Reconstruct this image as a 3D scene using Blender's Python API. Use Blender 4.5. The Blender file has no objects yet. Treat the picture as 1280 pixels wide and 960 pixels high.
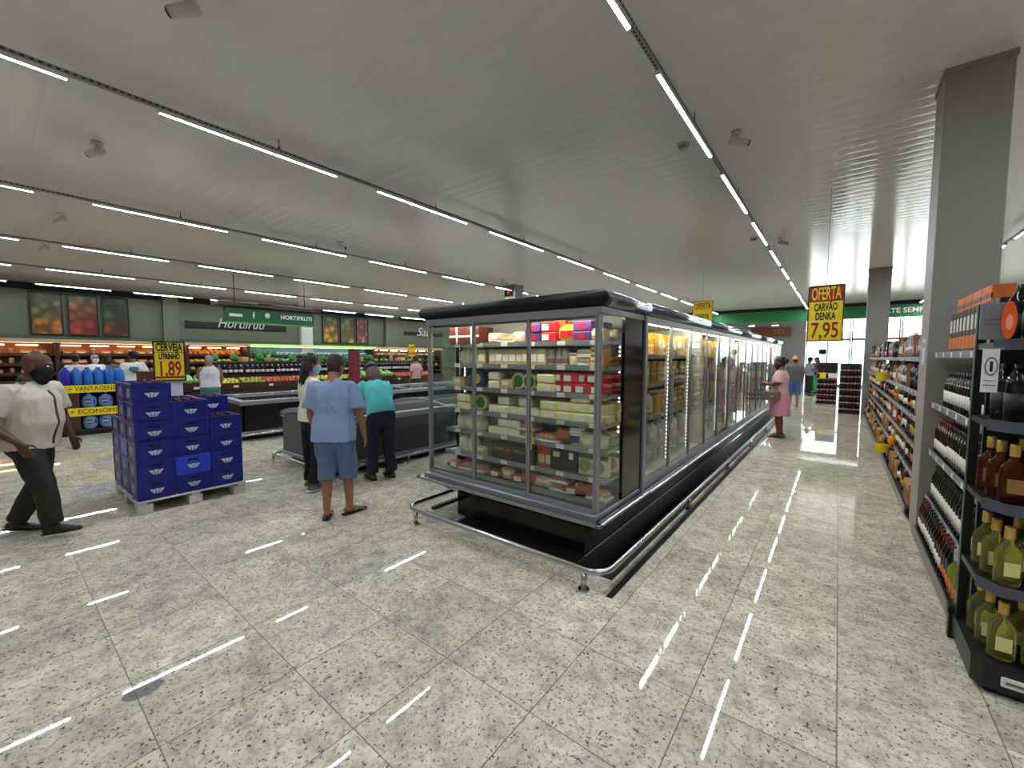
import bpy, bmesh, math, random
from mathutils import Vector, Matrix, noise, Euler
random.seed(11)
SC = bpy.context.scene
COL = SC.collection
R = math.radians

# ------------------------------------------------------------------ camera, sky, exposure
cd = bpy.data.cameras.new('camera'); cam = bpy.data.objects.new('camera', cd); COL.objects.link(cam)
cd.sensor_width = 36.0; cd.lens = 518.24 / 1280 * 36.0; cd.clip_start = 0.05; cd.clip_end = 300
YAW, PITCH, ROLL = 0.66627, -0.06536, 0.002784
_f = Vector((-math.sin(YAW) * math.cos(PITCH), math.cos(YAW) * math.cos(PITCH), math.sin(PITCH)))
_r = Vector((math.cos(YAW), math.sin(YAW), 0)); _u = _r.cross(_f)
_r2 = _r * math.cos(ROLL) + _u * math.sin(ROLL); _u2 = _u * math.cos(ROLL) - _r * math.sin(ROLL)
cam.matrix_world = Matrix(((_r2.x, _u2.x, -_f.x, 0), (_r2.y, _u2.y, -_f.y, 0), (_r2.z, _u2.z, -_f.z, 1.68), (0, 0, 0, 1)))
SC.camera = cam
world = bpy.data.worlds.new('sky'); SC.world = world; world.use_nodes = True
_bg = world.node_tree.nodes['Background']; _bg.inputs[0].default_value = (0.93, 0.96, 1.0, 1); _bg.inputs[1].default_value = 7.5
TUBE_POWER = 150.0          # strip lamps on the ceiling rails
CASE_POWER = 50.0          # light strips in the glass fridges
SC.view_settings.view_transform = 'Standard'
try: SC.view_settings.look = 'None'
except Exception: pass
SC.view_settings.exposure = 0.42; SC.view_settings.gamma = 1.0; SC.view_settings.use_curve_mapping = False
SC.cycles.use_denoising = True
SC.cycles.max_bounces = 10; SC.cycles.transparent_max_bounces = 24
SC.cycles.transmission_bounces = 8; SC.cycles.glossy_bounces = 4; SC.cycles.diffuse_bounces = 5
SC.cycles.sample_clamp_indirect = 6.0
SC.cycles.caustics_reflective = False; SC.cycles.caustics_refractive = False

# ------------------------------------------------------------------ helpers
def lin(c):
    return tuple(((v / 255) / 12.92 if v / 255 <= 0.04045 else ((v / 255 + 0.055) / 1.055) ** 2.4) for v in c)
def mat(name, rgb, rough=0.5, metal=0.0, spec=0.5, trans=0.0, ior=1.45, emit=0.0, coat=0.0, noise_amt=0.0, noise_scale=8.0, bump=0.0, bump_scale=40.0):
    m = bpy.data.materials.new(name); m.use_nodes = True
    nt = m.node_tree; b = nt.nodes['Principled BSDF']
    c = lin(rgb)
    b.inputs['Base Color'].default_value = (*c, 1); b.inputs['Roughness'].default_value = rough
    b.inputs['Metallic'].default_value = metal; b.inputs['Specular IOR Level'].default_value = spec
    b.inputs['Transmission Weight'].default_value = trans; b.inputs['IOR'].default_value = ior
    b.inputs['Coat Weight'].default_value = coat
    if emit:
        b.inputs['Emission Color'].default_value = (*c, 1); b.inputs['Emission Strength'].default_value = emit
    if noise_amt or bump:
        tc = nt.nodes.new('ShaderNodeTexCoord')
    if noise_amt:
        n = nt.nodes.new('ShaderNodeTexNoise'); n.inputs['Scale'].default_value = noise_scale; n.inputs['Detail'].default_value = 4
        nt.links.new(tc.outputs['Object'], n.inputs['Vector'])
        r = nt.nodes.new('ShaderNodeValToRGB')
        r.color_ramp.elements[0].position = 0.3; r.color_ramp.elements[1].position = 0.7
        r.color_ramp.elements[0].color = (*[v * (1 - noise_amt) for v in c], 1)
        r.color_ramp.elements[1].color = (*[min(1, v * (1 + noise_amt) + 0.01 * noise_amt) for v in c], 1)
        nt.links.new(n.outputs['Fac'], r.inputs['Fac']); nt.links.new(r.outputs['Color'], b.inputs['Base Color'])
    if bump:
        n2 = nt.nodes.new('ShaderNodeTexNoise'); n2.inputs['Scale'].default_value = bump_scale; n2.inputs['Detail'].default_value = 3
        nt.links.new(tc.outputs['Object'], n2.inputs['Vector'])
        bp = nt.nodes.new('ShaderNodeBump'); bp.inputs['Strength'].default_value = bump; bp.inputs['Distance'].default_value = 0.01
        nt.links.new(n2.outputs['Fac'], bp.inputs['Height']); nt.links.new(bp.outputs['Normal'], b.inputs['Normal'])
    return m
def emission(name, rgb, strength):
    m = bpy.data.materials.new(name); m.use_nodes = True; nt = m.node_tree
    nt.nodes.remove(nt.nodes['Principled BSDF'])
    e = nt.nodes.new('ShaderNodeEmission'); e.inputs[0].default_value = (*lin(rgb), 1); e.inputs[1].default_value = strength
    nt.links.new(e.outputs[0], nt.nodes['Material Output'].inputs[0]); return m
def pane_glass(name, tint=(247, 250, 248), ior=1.5):
    m = bpy.data.materials.new(name); m.use_nodes = True; nt = m.node_tree
    nt.nodes.remove(nt.nodes['Principled BSDF'])
    t = nt.nodes.new('ShaderNodeBsdfTransparent'); t.inputs[0].default_value = (*lin(tint), 1)
    g = nt.nodes.new('ShaderNodeBsdfGlossy'); g.inputs['Roughness'].default_value = 0.02
    fr = nt.nodes.new('ShaderNodeFresnel'); ge_ = nt.nodes.new('ShaderNodeNewGeometry'); mr = nt.nodes.new('ShaderNodeMapRange'); mr.inputs[3].default_value = ior; mr.inputs[4].default_value = 1 / ior
    nt.links.new(ge_.outputs['Backfacing'], mr.inputs[0]); nt.links.new(mr.outputs[0], fr.inputs[0])
    mx = nt.nodes.new('ShaderNodeMixShader')
    nt.links.new(fr.outputs[0], mx.inputs[0]); nt.links.new(t.outputs[0], mx.inputs[1]); nt.links.new(g.outputs[0], mx.inputs[2])
    nt.links.new(mx.outputs[0], nt.nodes['Material Output'].inputs[0]); return m

def wmat(o):
    M = o.matrix_basis.copy()
    while o.parent is not None:
        o = o.parent; M = o.matrix_basis @ M
    return M
def tag(o, label=None, cat=None, group=None, kind=None):
    if label: o['label'] = label
    if cat: o['category'] = cat
    if group: o['group'] = group
    if kind: o['kind'] = kind
    return o
def thing(name, label, cat, loc=(0, 0, 0), rz=0.0, group=None):
    o = bpy.data.objects.new(name, None); COL.objects.link(o)
    o.empty_display_size = 0.1; o.location = loc; o.rotation_euler = (0, 0, rz)
    return tag(o, label, cat, group)
def children(o): return [c for c in KIDS.get(o.name, [])]
KIDS = {}
def reg(o, parent):
    o.parent = parent; KIDS.setdefault(parent.name, []).append(o)
def copy_tree(o, parent=None):
    c = o.copy(); COL.objects.link(c)
    if parent is not None: reg(c, parent)
    for k in list(KIDS.get(o.name, [])): copy_tree(k, c)
    return c
ORD = ['first', 'second', 'third', 'fourth', 'fifth', 'sixth', 'seventh', 'eighth', 'ninth', 'tenth', 'eleventh', 'twelfth', 'thirteenth', 'fourteenth', 'fifteenth', 'sixteenth',
       'seventeenth', 'eighteenth', 'nineteenth', 'twentieth']

class MB:
    def __init__(self): self.bm = bmesh.new(); self.mi = 0
    def _new(self, v0, f0):
        bm = self.bm; bm.faces.ensure_lookup_table()
        for f in bm.faces[f0:]: f.material_index = self.mi
    def face(self, pts):
        vs = [self.bm.verts.new(p) for p in pts]; f = self.bm.faces.new(vs); f.material_index = self.mi; return self
    def box(self, x0, x1, y0, y1, z0, z1, bev=0.0, seg=2):
        t = bmesh.new()
        bmesh.ops.create_cube(t, size=1.0)
        for v in t.verts: v.co = Vector((x0 + (v.co.x + .5) * (x1 - x0), y0 + (v.co.y + .5) * (y1 - y0), z0 + (v.co.z + .5) * (z1 - z0)))
        if bev: bmesh.ops.bevel(t, geom=t.edges[:], offset=bev, segments=seg, affect='EDGES', profile=0.5)
        return self.merge(t)
    def merge(self, t, M=None):
        t.verts.index_update(); m = {}
        for v in t.verts: m[v.index] = self.bm.verts.new(M @ v.co if M else v.co)
        for f in t.faces:
            try:
                nf = self.bm.faces.new([m[v.index] for v in f.verts]); nf.material_index = self.mi; nf.smooth = f.smooth
            except ValueError: pass
        t.free(); return self
    def loft(self, pts, A, B=None, side=(1, 0, 0), n=10, cap='round'):
        pts = [Vector(p) for p in pts]; B = B or A; side = Vector(side); bm = self.bm
        k = len(pts); frames = []
        for i in range(k):
            t = pts[min(i + 1, k - 1)] - pts[max(i - 1, 0)]
            if t.length < 1e-9: t = Vector((0, 0, 1))
            t.normalize(); s = side - t * side.dot(t)
            if s.length < 1e-3: s = t.orthogonal()
            s.normalize(); frames.append((pts[i], t, s, t.cross(s), A[i], B[i]))
        rings = []
        def ring(p, s, u, a, b):
            return [bm.verts.new(p + s * (a * math.cos(2 * math.pi * j / n)) + u * (b * math.sin(2 * math.pi * j / n))) for j in range(n)]
        p, t, s, u, a, b = frames[0]
        if cap == 'round':
            q = min(a, b); rings.append(ring(p - t * q * .75, s, u, a * .6, b * .6))
        for fr in frames: rings.append(ring(fr[0], fr[2], fr[3], fr[4], fr[5]))
        p2, t2, s2, u2, a2, b2 = frames[-1]
        if cap == 'round':
            q2 = min(a2, b2); rings.append(ring(p2 + t2 * q2 * .75, s2, u2, a2 * .6, b2 * .6))
        for r0, r1 in zip(rings, rings[1:]):
            for j in range(n):
                f = bm.faces.new((r0[j], r0[(j + 1) % n], r1[(j + 1) % n], r1[j])); f.material_index = self.mi; f.smooth = True
        if cap == 'round':
            c0 = bm.verts.new(p - t * min(a, b)); c1 = bm.verts.new(p2 + t2 * min(a2, b2))
            for j in range(n):
                f = bm.faces.new((c0, rings[0][(j + 1) % n], rings[0][j])); f.smooth = True; f.material_index = self.mi
                f = bm.faces.new((c1, rings[-1][j], rings[-1][(j + 1) % n])); f.smooth = True; f.material_index = self.mi
        elif cap == 'flat':
            f = bm.faces.new(rings[0][::-1]); f.material_index = self.mi
            f = bm.faces.new(rings[-1]); f.material_index = self.mi
        return self
    def tube(self, pts, r, n=8, cap='flat'):
        d = Vector(pts[-1]) - Vector(pts[0]); side = d.orthogonal() if d.length > 1e-6 else Vector((0, 0, 1))
        if abs(Vector(pts[0]).z - Vector(pts[-1]).z) < 1e-6 and len(pts) > 2: side = Vector((0, 0, 1))
        return self.loft(pts, [r] * len(pts), None, side, n, cap)
    def cyl(self, p0, p1, r, r1=None, n=12):
        return self.loft([p0, p1], [r, r if r1 is None else r1], None, (Vector(p1) - Vector(p0)).orthogonal(), n, 'flat')
    def ell(self, c, rx, ry=None, rz=None, n=12, M=None):
        t = bmesh.new(); bmesh.ops.create_uvsphere(t, u_segments=n, v_segments=max(6, n * 2 // 3), radius=1.0)
        ry = rx if ry is None else ry; rz = rx if rz is None else rz
        for v in t.verts:
            q = Vector((v.co.x * rx, v.co.y * ry, v.co.z * rz)); v.co = (M @ q if M else q) + Vector(c)
        for f in t.faces: f.smooth = True
        return self.merge(t)
    def lathe(self, prof, n=16, c=(0, 0, 0), flat=1.0, smooth=True):
        bm = self.bm; rings = []
        for r, z in prof:
            rings.append([bm.verts.new((c[0] + max(r, 1e-4) * math.cos(2 * math.pi * j / n), c[1] + flat * max(r, 1e-4) * math.sin(2 * math.pi * j / n), c[2] + z)) for j in range(n)])
        for a, b in zip(rings, rings[1:]):
            for j in range(n):
                f = bm.faces.new((a[j], a[(j + 1) % n], b[(j + 1) % n], b[j])); f.smooth = smooth; f.material_index = self.mi
        f = bm.faces.new(rings[0][::-1]); f.material_index = self.mi
        f = bm.faces.new(rings[-1]); f.material_index = self.mi
        return self
    def prism(self, poly, z0, z1, M=None):
        """polygon in xy extruded in z"""
        t = bmesh.new()
        a = [t.verts.new((x, y, z0)) for x, y in poly]; b = [t.verts.new((x, y, z1)) for x, y in poly]
        t.faces.new(a[::-1]); t.faces.new(b); n = len(poly)
        for i in range(n): t.faces.new((a[i], a[(i + 1) % n], b[(i + 1) % n], b[i]))
        return self.merge(t, M)
    def jitter(self, amp, freq):
        for v in self.bm.verts:
            d = noise.noise_vector(v.co * freq); v.co += d * amp
        return self
    def mesh(self, name, mats):
        if not isinstance(mats, (list, tuple)): mats = [mats]
        bmesh.ops.recalc_face_normals(self.bm, faces=self.bm.faces[:])
        me = bpy.data.meshes.new(name); self.bm.to_mesh(me); self.bm.free()
        for m in mats: me.materials.append(m)
        return me
    def build(self, name, mats, parent=None, local=False, label=None):
        if parent is not None and not local:
            Mi = wmat(parent).inverted()
            for v in self.bm.verts: v.co = Mi @ v.co
        return link(name, self.mesh(name, mats), parent, label)
def link(name, me, parent=None, label=None):
    o = bpy.data.objects.new(name, me); COL.objects.link(o)
    if parent is not None: reg(o, parent)
    if label: o['label'] = label
    return o
def struct(name, mb, m):
    o = mb.build(name, m); o['kind'] = 'structure'; return o
def origin_to(o, c):
    """moves a single mesh's origin to c without moving it"""
    c = Vector(c)
    for v in o.data.vertices: v.co -= c
    o.location = c; return o

_txt = {}
def text_mesh(s, size, extrude=0.004, shear=0.0, bold=0.0, spacing=1.0):
    key = (s, size, extrude, shear, bold, spacing)
    if key in _txt: return _txt[key]
    cu = bpy.data.curves.new('lettering', 'FONT'); cu.body = s; cu.size = size; cu.extrude = extrude; cu.shear = shear
    cu.align_x = 'CENTER'; cu.align_y = 'CENTER'; cu.resolution_u = 3; cu.offset = bold; cu.space_character = spacing
    o = bpy.data.objects.new('lettering', cu); COL.objects.link(o)
    bpy.context.view_layer.update(); dg = bpy.context.evaluated_depsgraph_get()
    me = bpy.data.meshes.new_from_object(o.evaluated_get(dg)); bpy.data.objects.remove(o)
    _txt[key] = me; return me
FACE = {'-Y': Matrix(((1, 0, 0), (0, 0, -1), (0, 1, 0))), '+X': Matrix(((0, 0, 1), (1, 0, 0), (0, 1, 0)))}
def lettering(s, size, loc, face, m, parent, name='lettering', shear=0.0, bold=0.0, extrude=0.003, width=None, spacing=1.0, rz=0.0):
    me = text_mesh(s, size, extrude, shear, bold, spacing).copy(); me.materials.clear(); me.materials.append(m)
    M = Matrix.Translation(loc) @ Matrix.Rotation(rz, 4, 'Z') @ FACE[face].to_4x4()
    if width:
        xs = [v.co.x for v in me.vertices]; w = max(xs) - min(xs); M = M @ Matrix.Diagonal((width / w, 1, 1, 1))
    Mi = wmat(parent).inverted() @ M
    me.transform(Mi); return link(name, me, parent)

# ------------------------------------------------------------------ shared materials
M_white = mat('white_paint', (205, 203, 198), 0.45)
M_black = mat('black_plastic', (22, 22, 24), 0.35)
M_blackgloss = mat('black_gloss', (14, 14, 16), 0.12)
M_steel = mat('brushed_steel', (190, 192, 195), 0.22, 1.0)
M_alu = mat('grey_aluminium', (150, 154, 158), 0.38, 0.6)
M_darkmetal = mat('dark_metal', (40, 41, 44), 0.4, 0.5)
M_glass = pane_glass('door_glass')
M_win = pane_glass('window_glass', (244, 248, 248))
M_tube = emission('lamp_diffuser', (238, 245, 255), TUBE_POWER)
M_led = emission('case_light', (255, 246, 226), CASE_POWER)
M_dots = emission('light_dots', (255, 248, 232), 14.0)
M_warm = emission('warm_light', (255, 205, 150), 10.0)
M_paper = mat('white_paper', (232, 230, 226), 0.6)
M_yellow = mat('yellow_card', (240, 212, 20), 0.5)
M_red = mat('red_ink', (150, 22, 20), 0.5)
M_ink = mat('black_ink', (20, 18, 16), 0.6)
# ------------------------------------------------------------------ the setting
def granite():
    m = bpy.data.materials.new('granite_tiles'); m.use_nodes = True; nt = m.node_tree; N = nt.nodes; L = nt.links
    b = N['Principled BSDF']; tc = N.new('ShaderNodeTexCoord')
    def n(t, **k):
        x = N.new(t)
        for a, v in k.items(): x.inputs[a].default_value = v
        return x
    def ramp(src, stops):
        r = N.new('ShaderNodeValToRGB'); e = r.color_ramp.elements
        e[0].position, e[0].color = stops[0][0], (*lin(stops[0][1]), 1); e[1].position, e[1].color = stops[1][0], (*lin(stops[1][1]), 1)
        for p, c in stops[2:]:
            q = e.new(p); q.color = (*lin(c), 1)
        L.new(src, r.inputs[0]); return r.outputs[0]
    def mix(fac, a, c, blend='MIX'):
        x = N.new('ShaderNodeMix'); x.data_type = 'RGBA'; x.blend_type = blend
        if hasattr(fac, 'node'): L.new(fac, x.inputs[0])
        else: x.inputs[0].default_value = fac
        L.new(a, x.inputs[6])
        if hasattr(c, 'node'): L.new(c, x.inputs[7])
        else: x.inputs[7].default_value = (*c, 1)
        return x.outputs[2]
    P = tc.outputs['Object']
    # tile grid: 0.5725 x 0.566 m
    sep = N.new('ShaderNodeSeparateXYZ'); L.new(P, sep.inputs[0])
    def math_(op, a, v):
        x = N.new('ShaderNodeMath'); x.operation = op
        L.new(a, x.inputs[0])
        if hasattr(v, 'node'): L.new(v, x.inputs[1])
        else: x.inputs[1].default_value = v
        return x.outputs[0]
    ux = math_('DIVIDE', math_('ADD', sep.outputs[0], 0.508 + 57.25), 0.5725)
    uy = math_('DIVIDE', math_('ADD', sep.outputs[1], -0.95 + 56.6), 0.566)
    fx, fy = math_('FRACT', ux, 0), math_('FRACT', uy, 0)
    dx = math_('ABSOLUTE', math_('SUBTRACT', fx, 0.5), 0); dy = math_('ABSOLUTE', math_('SUBTRACT', fy, 0.5), 0)
    gx = math_('GREATER_THAN', dx, 0.4955); gy = math_('GREATER_THAN', dy, 0.4958)
    grout = math_('MAXIMUM', math_('MULTIPLY', gx, 0.85), math_('MULTIPLY', gy, 0.8))
    cid = N.new('ShaderNodeCombineXYZ'); L.new(math_('FLOOR', ux, 0), cid.inputs[0]); L.new(math_('FLOOR', uy, 0), cid.inputs[1])
    wn = N.new('ShaderNodeTexWhiteNoise'); L.new(cid.outputs[0], wn.inputs[0])
    # the vein pattern jumps from tile to tile
    off = N.new('ShaderNodeVectorMath'); off.operation = 'SCALE'; L.new(wn.outputs[1], off.inputs[0]); off.inputs[3].default_value = 7.0
    add = N.new('ShaderNodeVectorMath'); L.new(P, add.inputs[0]); L.new(off.outputs[0], add.inputs[1]); V = add.outputs[0]
    big = n('ShaderNodeTexNoise', Scale=7.0, Detail=5.0, Roughness=0.62); L.new(V, big.inputs['Vector'])
    base = ramp(big.outputs['Fac'], [(0.32, (182, 175, 160)), (0.50, (218, 210, 188)), (0.68, (238, 231, 208))])
    med = n('ShaderNodeTexNoise', Scale=34.0, Detail=4.0, Roughness=0.6); L.new(V, med.inputs['Vector'])
    medf = ramp(med.outputs['Fac'], [(0.36, (255, 255, 255)), (0.52, (0, 0, 0))])
    c1 = mix(math_('MULTIPLY', medf, 0.55), base, lin((146, 141, 136)))
    sp = n('ShaderNodeTexNoise', Scale=62.0, Detail=3.0, Roughness=0.55); L.new(V, sp.inputs['Vector'])
    spf = ramp(sp.outputs['Fac'], [(0.35, (255, 255, 255)), (0.395, (0, 0, 0))])
    c2 = mix(math_('MULTIPLY', spf, 0.85), c1, lin((48, 45, 47)))
    bv = n('ShaderNodeTexNoise', Scale=48.0, Detail=2.0); L.new(V, bv.inputs['Vector'])
    bvf = ramp(bv.outputs['Fac'], [(0.62, (0, 0, 0)), (0.70, (255, 255, 255))])
    c3 = mix(math_('MULTIPLY', bvf, 0.5), c2, lin((228, 222, 205)))
    tint = N.new('ShaderNodeMapRange'); L.new(wn.outputs[0], tint.inputs[0]); tint.inputs[3].default_value = 0.86; tint.inputs[4].default_value = 1.04
    tv = N.new('ShaderNodeVectorMath'); tv.operation = 'SCALE'; L.new(c3, tv.inputs[0]); L.new(tint.outputs[0], tv.inputs[3])
    # an old grey stain near the front
    sx = math_('DIVIDE', math_('ADD', sep.outputs[0], 2.68), 0.055); sy = math_('DIVIDE', math_('ADD', sep.outputs[1], -0.412), 0.085)
    wob = n('ShaderNodeTexNoise', Scale=22.0); L.new(P, wob.inputs['Vector'])
    rr = math_('ADD', math_('ADD', math_('MULTIPLY', sx, sx), math_('MULTIPLY', sy, sy)), math_('MULTIPLY', wob.outputs['Fac'], 0.8))
    st = math_('LESS_THAN', rr, 1.35)
    c4 = mix(math_('MULTIPLY', st, 0.75), tv.outputs[0], lin((96, 100, 100)))
    c5 = mix(grout, c4, lin((58, 54, 48)))
    L.new(c5, b.inputs['Base Color'])
    b.inputs['Roughness'].default_value = 0.085; b.inputs['Specular IOR Level'].default_value = 0.5
    wv = n('ShaderNodeTexNoise', Scale=3.0, Detail=2.0); L.new(P, wv.inputs['Vector'])
    rg = N.new('ShaderNodeMapRange'); L.new(wv.outputs['Fac'], rg.inputs[0]); rg.inputs[3].default_value = 0.012; rg.inputs[4].default_value = 0.032
    L.new(math_('ADD', rg.outputs[0], math_('MULTIPLY', grout, 0.4)), b.inputs['Roughness'])
    return m
XL, XR, YB, YF, ZC = -22.5, 6.0, -6.0, 31.0, 4.25
struct('floor', MB().box(XL - .1, XR + .1, YB - .1, YF + .2, -0.2, 0.0), granite())

M_ceil = mat('pvc_ceiling', (240, 239, 238), 0.11, spec=0.55)
def ceiling():
    bm = MB(); b = bm.bm; w = 0.2; y = YB - .1; prof = []
    while y < YF + .15:
        for t in (0.0, 0.03, 0.27, 0.5, 0.73, 0.97):
            e = (0.0005 if t == 0 else -0.0010 * (1 - ((t - .5) / .5) ** 2))
            prof.append((y + t * w, ZC + e))
        y += w
    r0 = [b.verts.new((XL - .1, p[0], p[1])) for p in prof]; r1 = [b.verts.new((XR + .1, p[0], p[1])) for p in prof]
    for i in range(len(prof) - 1):
        f = b.faces.new((r0[i], r0[i + 1], r1[i + 1], r1[i])); f.smooth = True
    bm.box(XL - .1, XR + .1, YB - .1, YF + .2, ZC + .02, ZC + .2)
    return bm
struct('ceiling', ceiling(), M_ceil)

M_wallg = mat('sage_wall', (96, 101, 84), 0.6, noise_amt=0.03, noise_scale=3)
M_wallw = mat('white_wall', (186, 184, 180), 0.55)
M_wallgrey = mat('grey_wall', (150, 152, 156), 0.6)
M_greendark = mat('dark_green_band', (70, 88, 62), 0.5)
M_green = mat('green_paint', (28, 112, 62), 0.45)
M_soot = mat('black_trim', (16, 16, 16), 0.6)
struct('wall_left', MB().box(XL - .2, XL, YB - .1, YF + .2, 0, ZC + .1), M_wallg)
struct('wall_right', MB().box(XR, XR + .2, YB - .1, YF + .2, 0, ZC + .1), M_wallw)
struct('wall_back', MB().box(XL, XR, YB - .2, YB, 0, ZC + .1), M_wallw)
struct('wall_front', MB().box(XL, -1.62, YF, YF + .2, 0, ZC + .1).box(5.6, XR, YF, YF + .2, 0, ZC + .1).box(-1.62, 5.6, YF, YF + .2, 4.12, ZC + .1), M_wallgrey)
struct('trim_1', MB().box(XL, XL + .06, YB, YF, 4.0, ZC - .001), M_soot)                        # black band under the ceiling
struct('trim_2', MB().box(XL, XL + .04, YB, YF, 2.22, 2.42), M_greendark)
for i, (a, b_) in enumerate(((4.72, 5.25), (10.4, 11.0), (15.6, 16.6))):
    struct('trim_%d' % (i + 3), MB().box(XL, XL + .22, a, b_, 0, ZC - .004, .006), M_white if i == 1 else M_wallg)
# green beam above the way to the checkouts
beam = MB(); beam.box(XL, XR, 25.4, 25.7, 3.52, 4.08); beam.mi = 1; beam.box(XL, XR, 25.42, 25.68, 4.08, ZC - .002)
bo = struct('trim_6', beam, [M_green, M_soot])
ge = lettering('VOLTE SEMPRE', 0.30, (2.17, 25.385, 3.80), '-Y', M_paper, bo, 'beam_lettering', bold=0.006, width=1.98)
# columns
M_col = mat('column_paint', (142, 138, 133), 0.45)
def column(x0, x1, y0, y1, m=M_col):
    mb = MB().box(x0, x1, y0, y1, 0, ZC - .002, .004, 1); mb.box(x0 - .012, x1 + .012, y0 - .012, y1 + .012, ZC - .05, ZC - .003)
    return struct('column', mb, m)
COL_N = column(.645, 1.06, 5.43, 5.88); column(.59, 1.08, 15.95, 16.35); column(-9.62, -9.12, 11.75, 12.25)
# front windows with frames
M_frame = mat('window_frame', (140, 134, 134), 0.5)
for i, (a, b_) in enumerate(((-1.6, 0.5), (0.54, 2.6), (2.64, 5.58))):
    f = MB()
    for z0, z1 in ((0.0, .12), (2.68, 2.80), (4.04, 4.12)): f.box(a, b_, YF + .02, YF + .12, z0, z1)
    for x0, x1 in ((a, a + .06), (b_ - .06, b_)): f.box(x0, x1, YF + .02, YF + .12, .12, 4.04)
    f.box((a + b_) / 2 - .03, (a + b_) / 2 + .03, YF + .03, YF + .11, .12, 2.68)
    w = struct('window_%d' % (i + 1), f, M_frame)
    MB().box(a + .06, b_ - .06, YF + .065, YF + .075, .12, 4.04).build('pane', M_win, w)
# the street outside
struct('street_ground', MB().box(-30, 40, YF + .25, 90, -0.3, -0.05), mat('pale_paving', (205, 200, 195), 0.8))
bl = thing('building', 'pale building with a salmon band across the street', 'building', (6, 52, -.05))
MB().box(-22, 30, 52, 60, -.05, 3.4).build('wall', mat('far_wall', (226, 222, 220), .8), bl)
MB().box(-22, 30, 51.8, 52, 3.4, 4.3).build('salmon_band', mat('salmon_paint', (226, 160, 140), .7), bl)
for k in range(6):
    MB().box(-16 + 7.4 * k, -12.6 + 7.4 * k, 51.9, 52.02, 0, 2.6).build('shop_opening', mat('teal_shutter', (150, 206, 208), .6) if k % 2 == 0 else mat('grey_shutter', (150, 156, 160), .6), bl)

# ------------------------------------------------------------------ ceiling lamps on perforated rails
M_rail = mat('perforated_rail', (150, 148, 142), 0.4, 0.3)
ROWS = [2.66, -1.3, -5.34, -9.34, -13.4, -17.3, -21.1]
RN = ['right of the tall columns', 'above the glass fridge aisle', 'above the beer pallet', 'over the far chest freezer', 'over the fruit island', 'between island and wall', 'along the green wall']
def rail(x, k):
    mb = MB(); y0, y1 = -3.5, 24.3
    mb.box(x - .019, x + .019, y0, y1, 4.096, 4.134)
    mb.mi = 1
    y = y0 + .05
    while y < (9.5 if k < 3 else 4.0):
        for s in (-.0192, .0192): mb.box(x + s - .0006, x + s + .0006, y, y + .026, 4.108, 4.122)
        if k < 2: mb.box(x - .006, x + .006, y, y + .026, 4.0952, 4.0962)
        y += .05
    r = mb.build('lamp_rail', [M_rail, M_soot])
    tag(origin_to(r, (x, 10, 4.1)), 'perforated metal lamp rail hung ' + RN[k], 'rail', 'lamp rails under the ceiling')
    for j in range(12):
        h = MB().tube([(x, -2.6 + 2.448 * j, 4.13), (x, -2.6 + 2.448 * j, ZC)], .005, 6)
        h.ell((x, -2.6 + 2.448 * j, 4.15), .014, .014, .022, 8); h.build('hanger', M_darkmetal, r)
proto = thing('strip_lamp', 'x', 'lamp', (0, 0, 4.095))
MB().box(-.019, .019, 0, 1.85, 4.076, 4.095).box(-.019, -.016, 0, 1.85, 4.0565, 4.076).box(.016, .019, 0, 1.85, 4.0565, 4.076).build('housing', M_white, proto)
d_ = MB(); d_.box(-.0155, .0155, .012, 1.838, 4.056, 4.068, .005, 1); d_.build('diffuser', M_tube, proto)
for y0, y1 in ((0, .012), (1.838, 1.85)): MB().box(-.018, .018, y0, y1, 4.052, 4.095, .002, 1).build('end_cap', M_white, proto)
first = True
for k, x in enumerate(ROWS):
    rail(x, k)
    for j in range(-2, 9):
        o = proto if first else copy_tree(proto)
        first = False
        o.location = (x, 3.62 + 2.448 * j, 4.095)
        tag(o, '%s lit strip lamp on the rail %s' % (ORD[j + 2], RN[k]), 'lamp', 'strip lamps on the ceiling rails')
# ------------------------------------------------------------------ the glass fridge island
FX0, FX1, FY0, FY1 = -3.47, -1.43, 2.93, 15.45
M_interior = mat('fridge_interior', (196, 196, 190), 0.45)
M_shelf = mat('shelf_metal', (176, 178, 178), 0.35, 0.4)
M_mirror = mat('dark_panel', (13, 13, 15), 0.10, spec=0.6)
M_edge = mat('bumper_metal', (170, 172, 172), 0.25, 0.9)
ZB, ZT, ZCAN = 0.44, 2.02, 2.06
def canopy(mb, path, side=1):
    """bull-nosed canopy edge swept along path of (x, y) points, outwards = left of travel"""
    prof = [(-.30, 2.065), (.0, 2.065), (.045, 2.075), (.075, 2.10), (.085, 2.135), (.075, 2.17), (.045, 2.193), (0, 2.2), (-.30, 2.2)]
    n = len(path); rings = []
    for i, (x, y) in enumerate(path):
        p = Vector((x, y)); d0 = (p - Vector(path[i - 1])).normalized() if i else None; d1 = (Vector(path[i + 1]) - p).normalized() if i < n - 1 else None
        n0 = Vector((d0.y, -d0.x)) if d0 else None; n1 = Vector((d1.y, -d1.x)) if d1 else None
        if n0 is None: o = n1
        elif n1 is None: o = n0
        else: o = (n0 + n1); o = o / max(.3, o.dot(n0))
        rings.append([mb.bm.verts.new((x + o.x * a, y + o.y * a, z)) for a, z in prof])
    for r0, r1 in zip(rings, rings[1:]):
        m = len(prof)
        for j in range(m):
            f = mb.bm.faces.new((r0[j], r0[(j + 1) % m], r1[(j + 1) % m], r1[j])); f.smooth = 1 <= j <= 6; f.material_index = mb.mi
    mb.bm.faces.new(rings[0]); mb.bm.faces.new(rings[-1][::-1])
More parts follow.
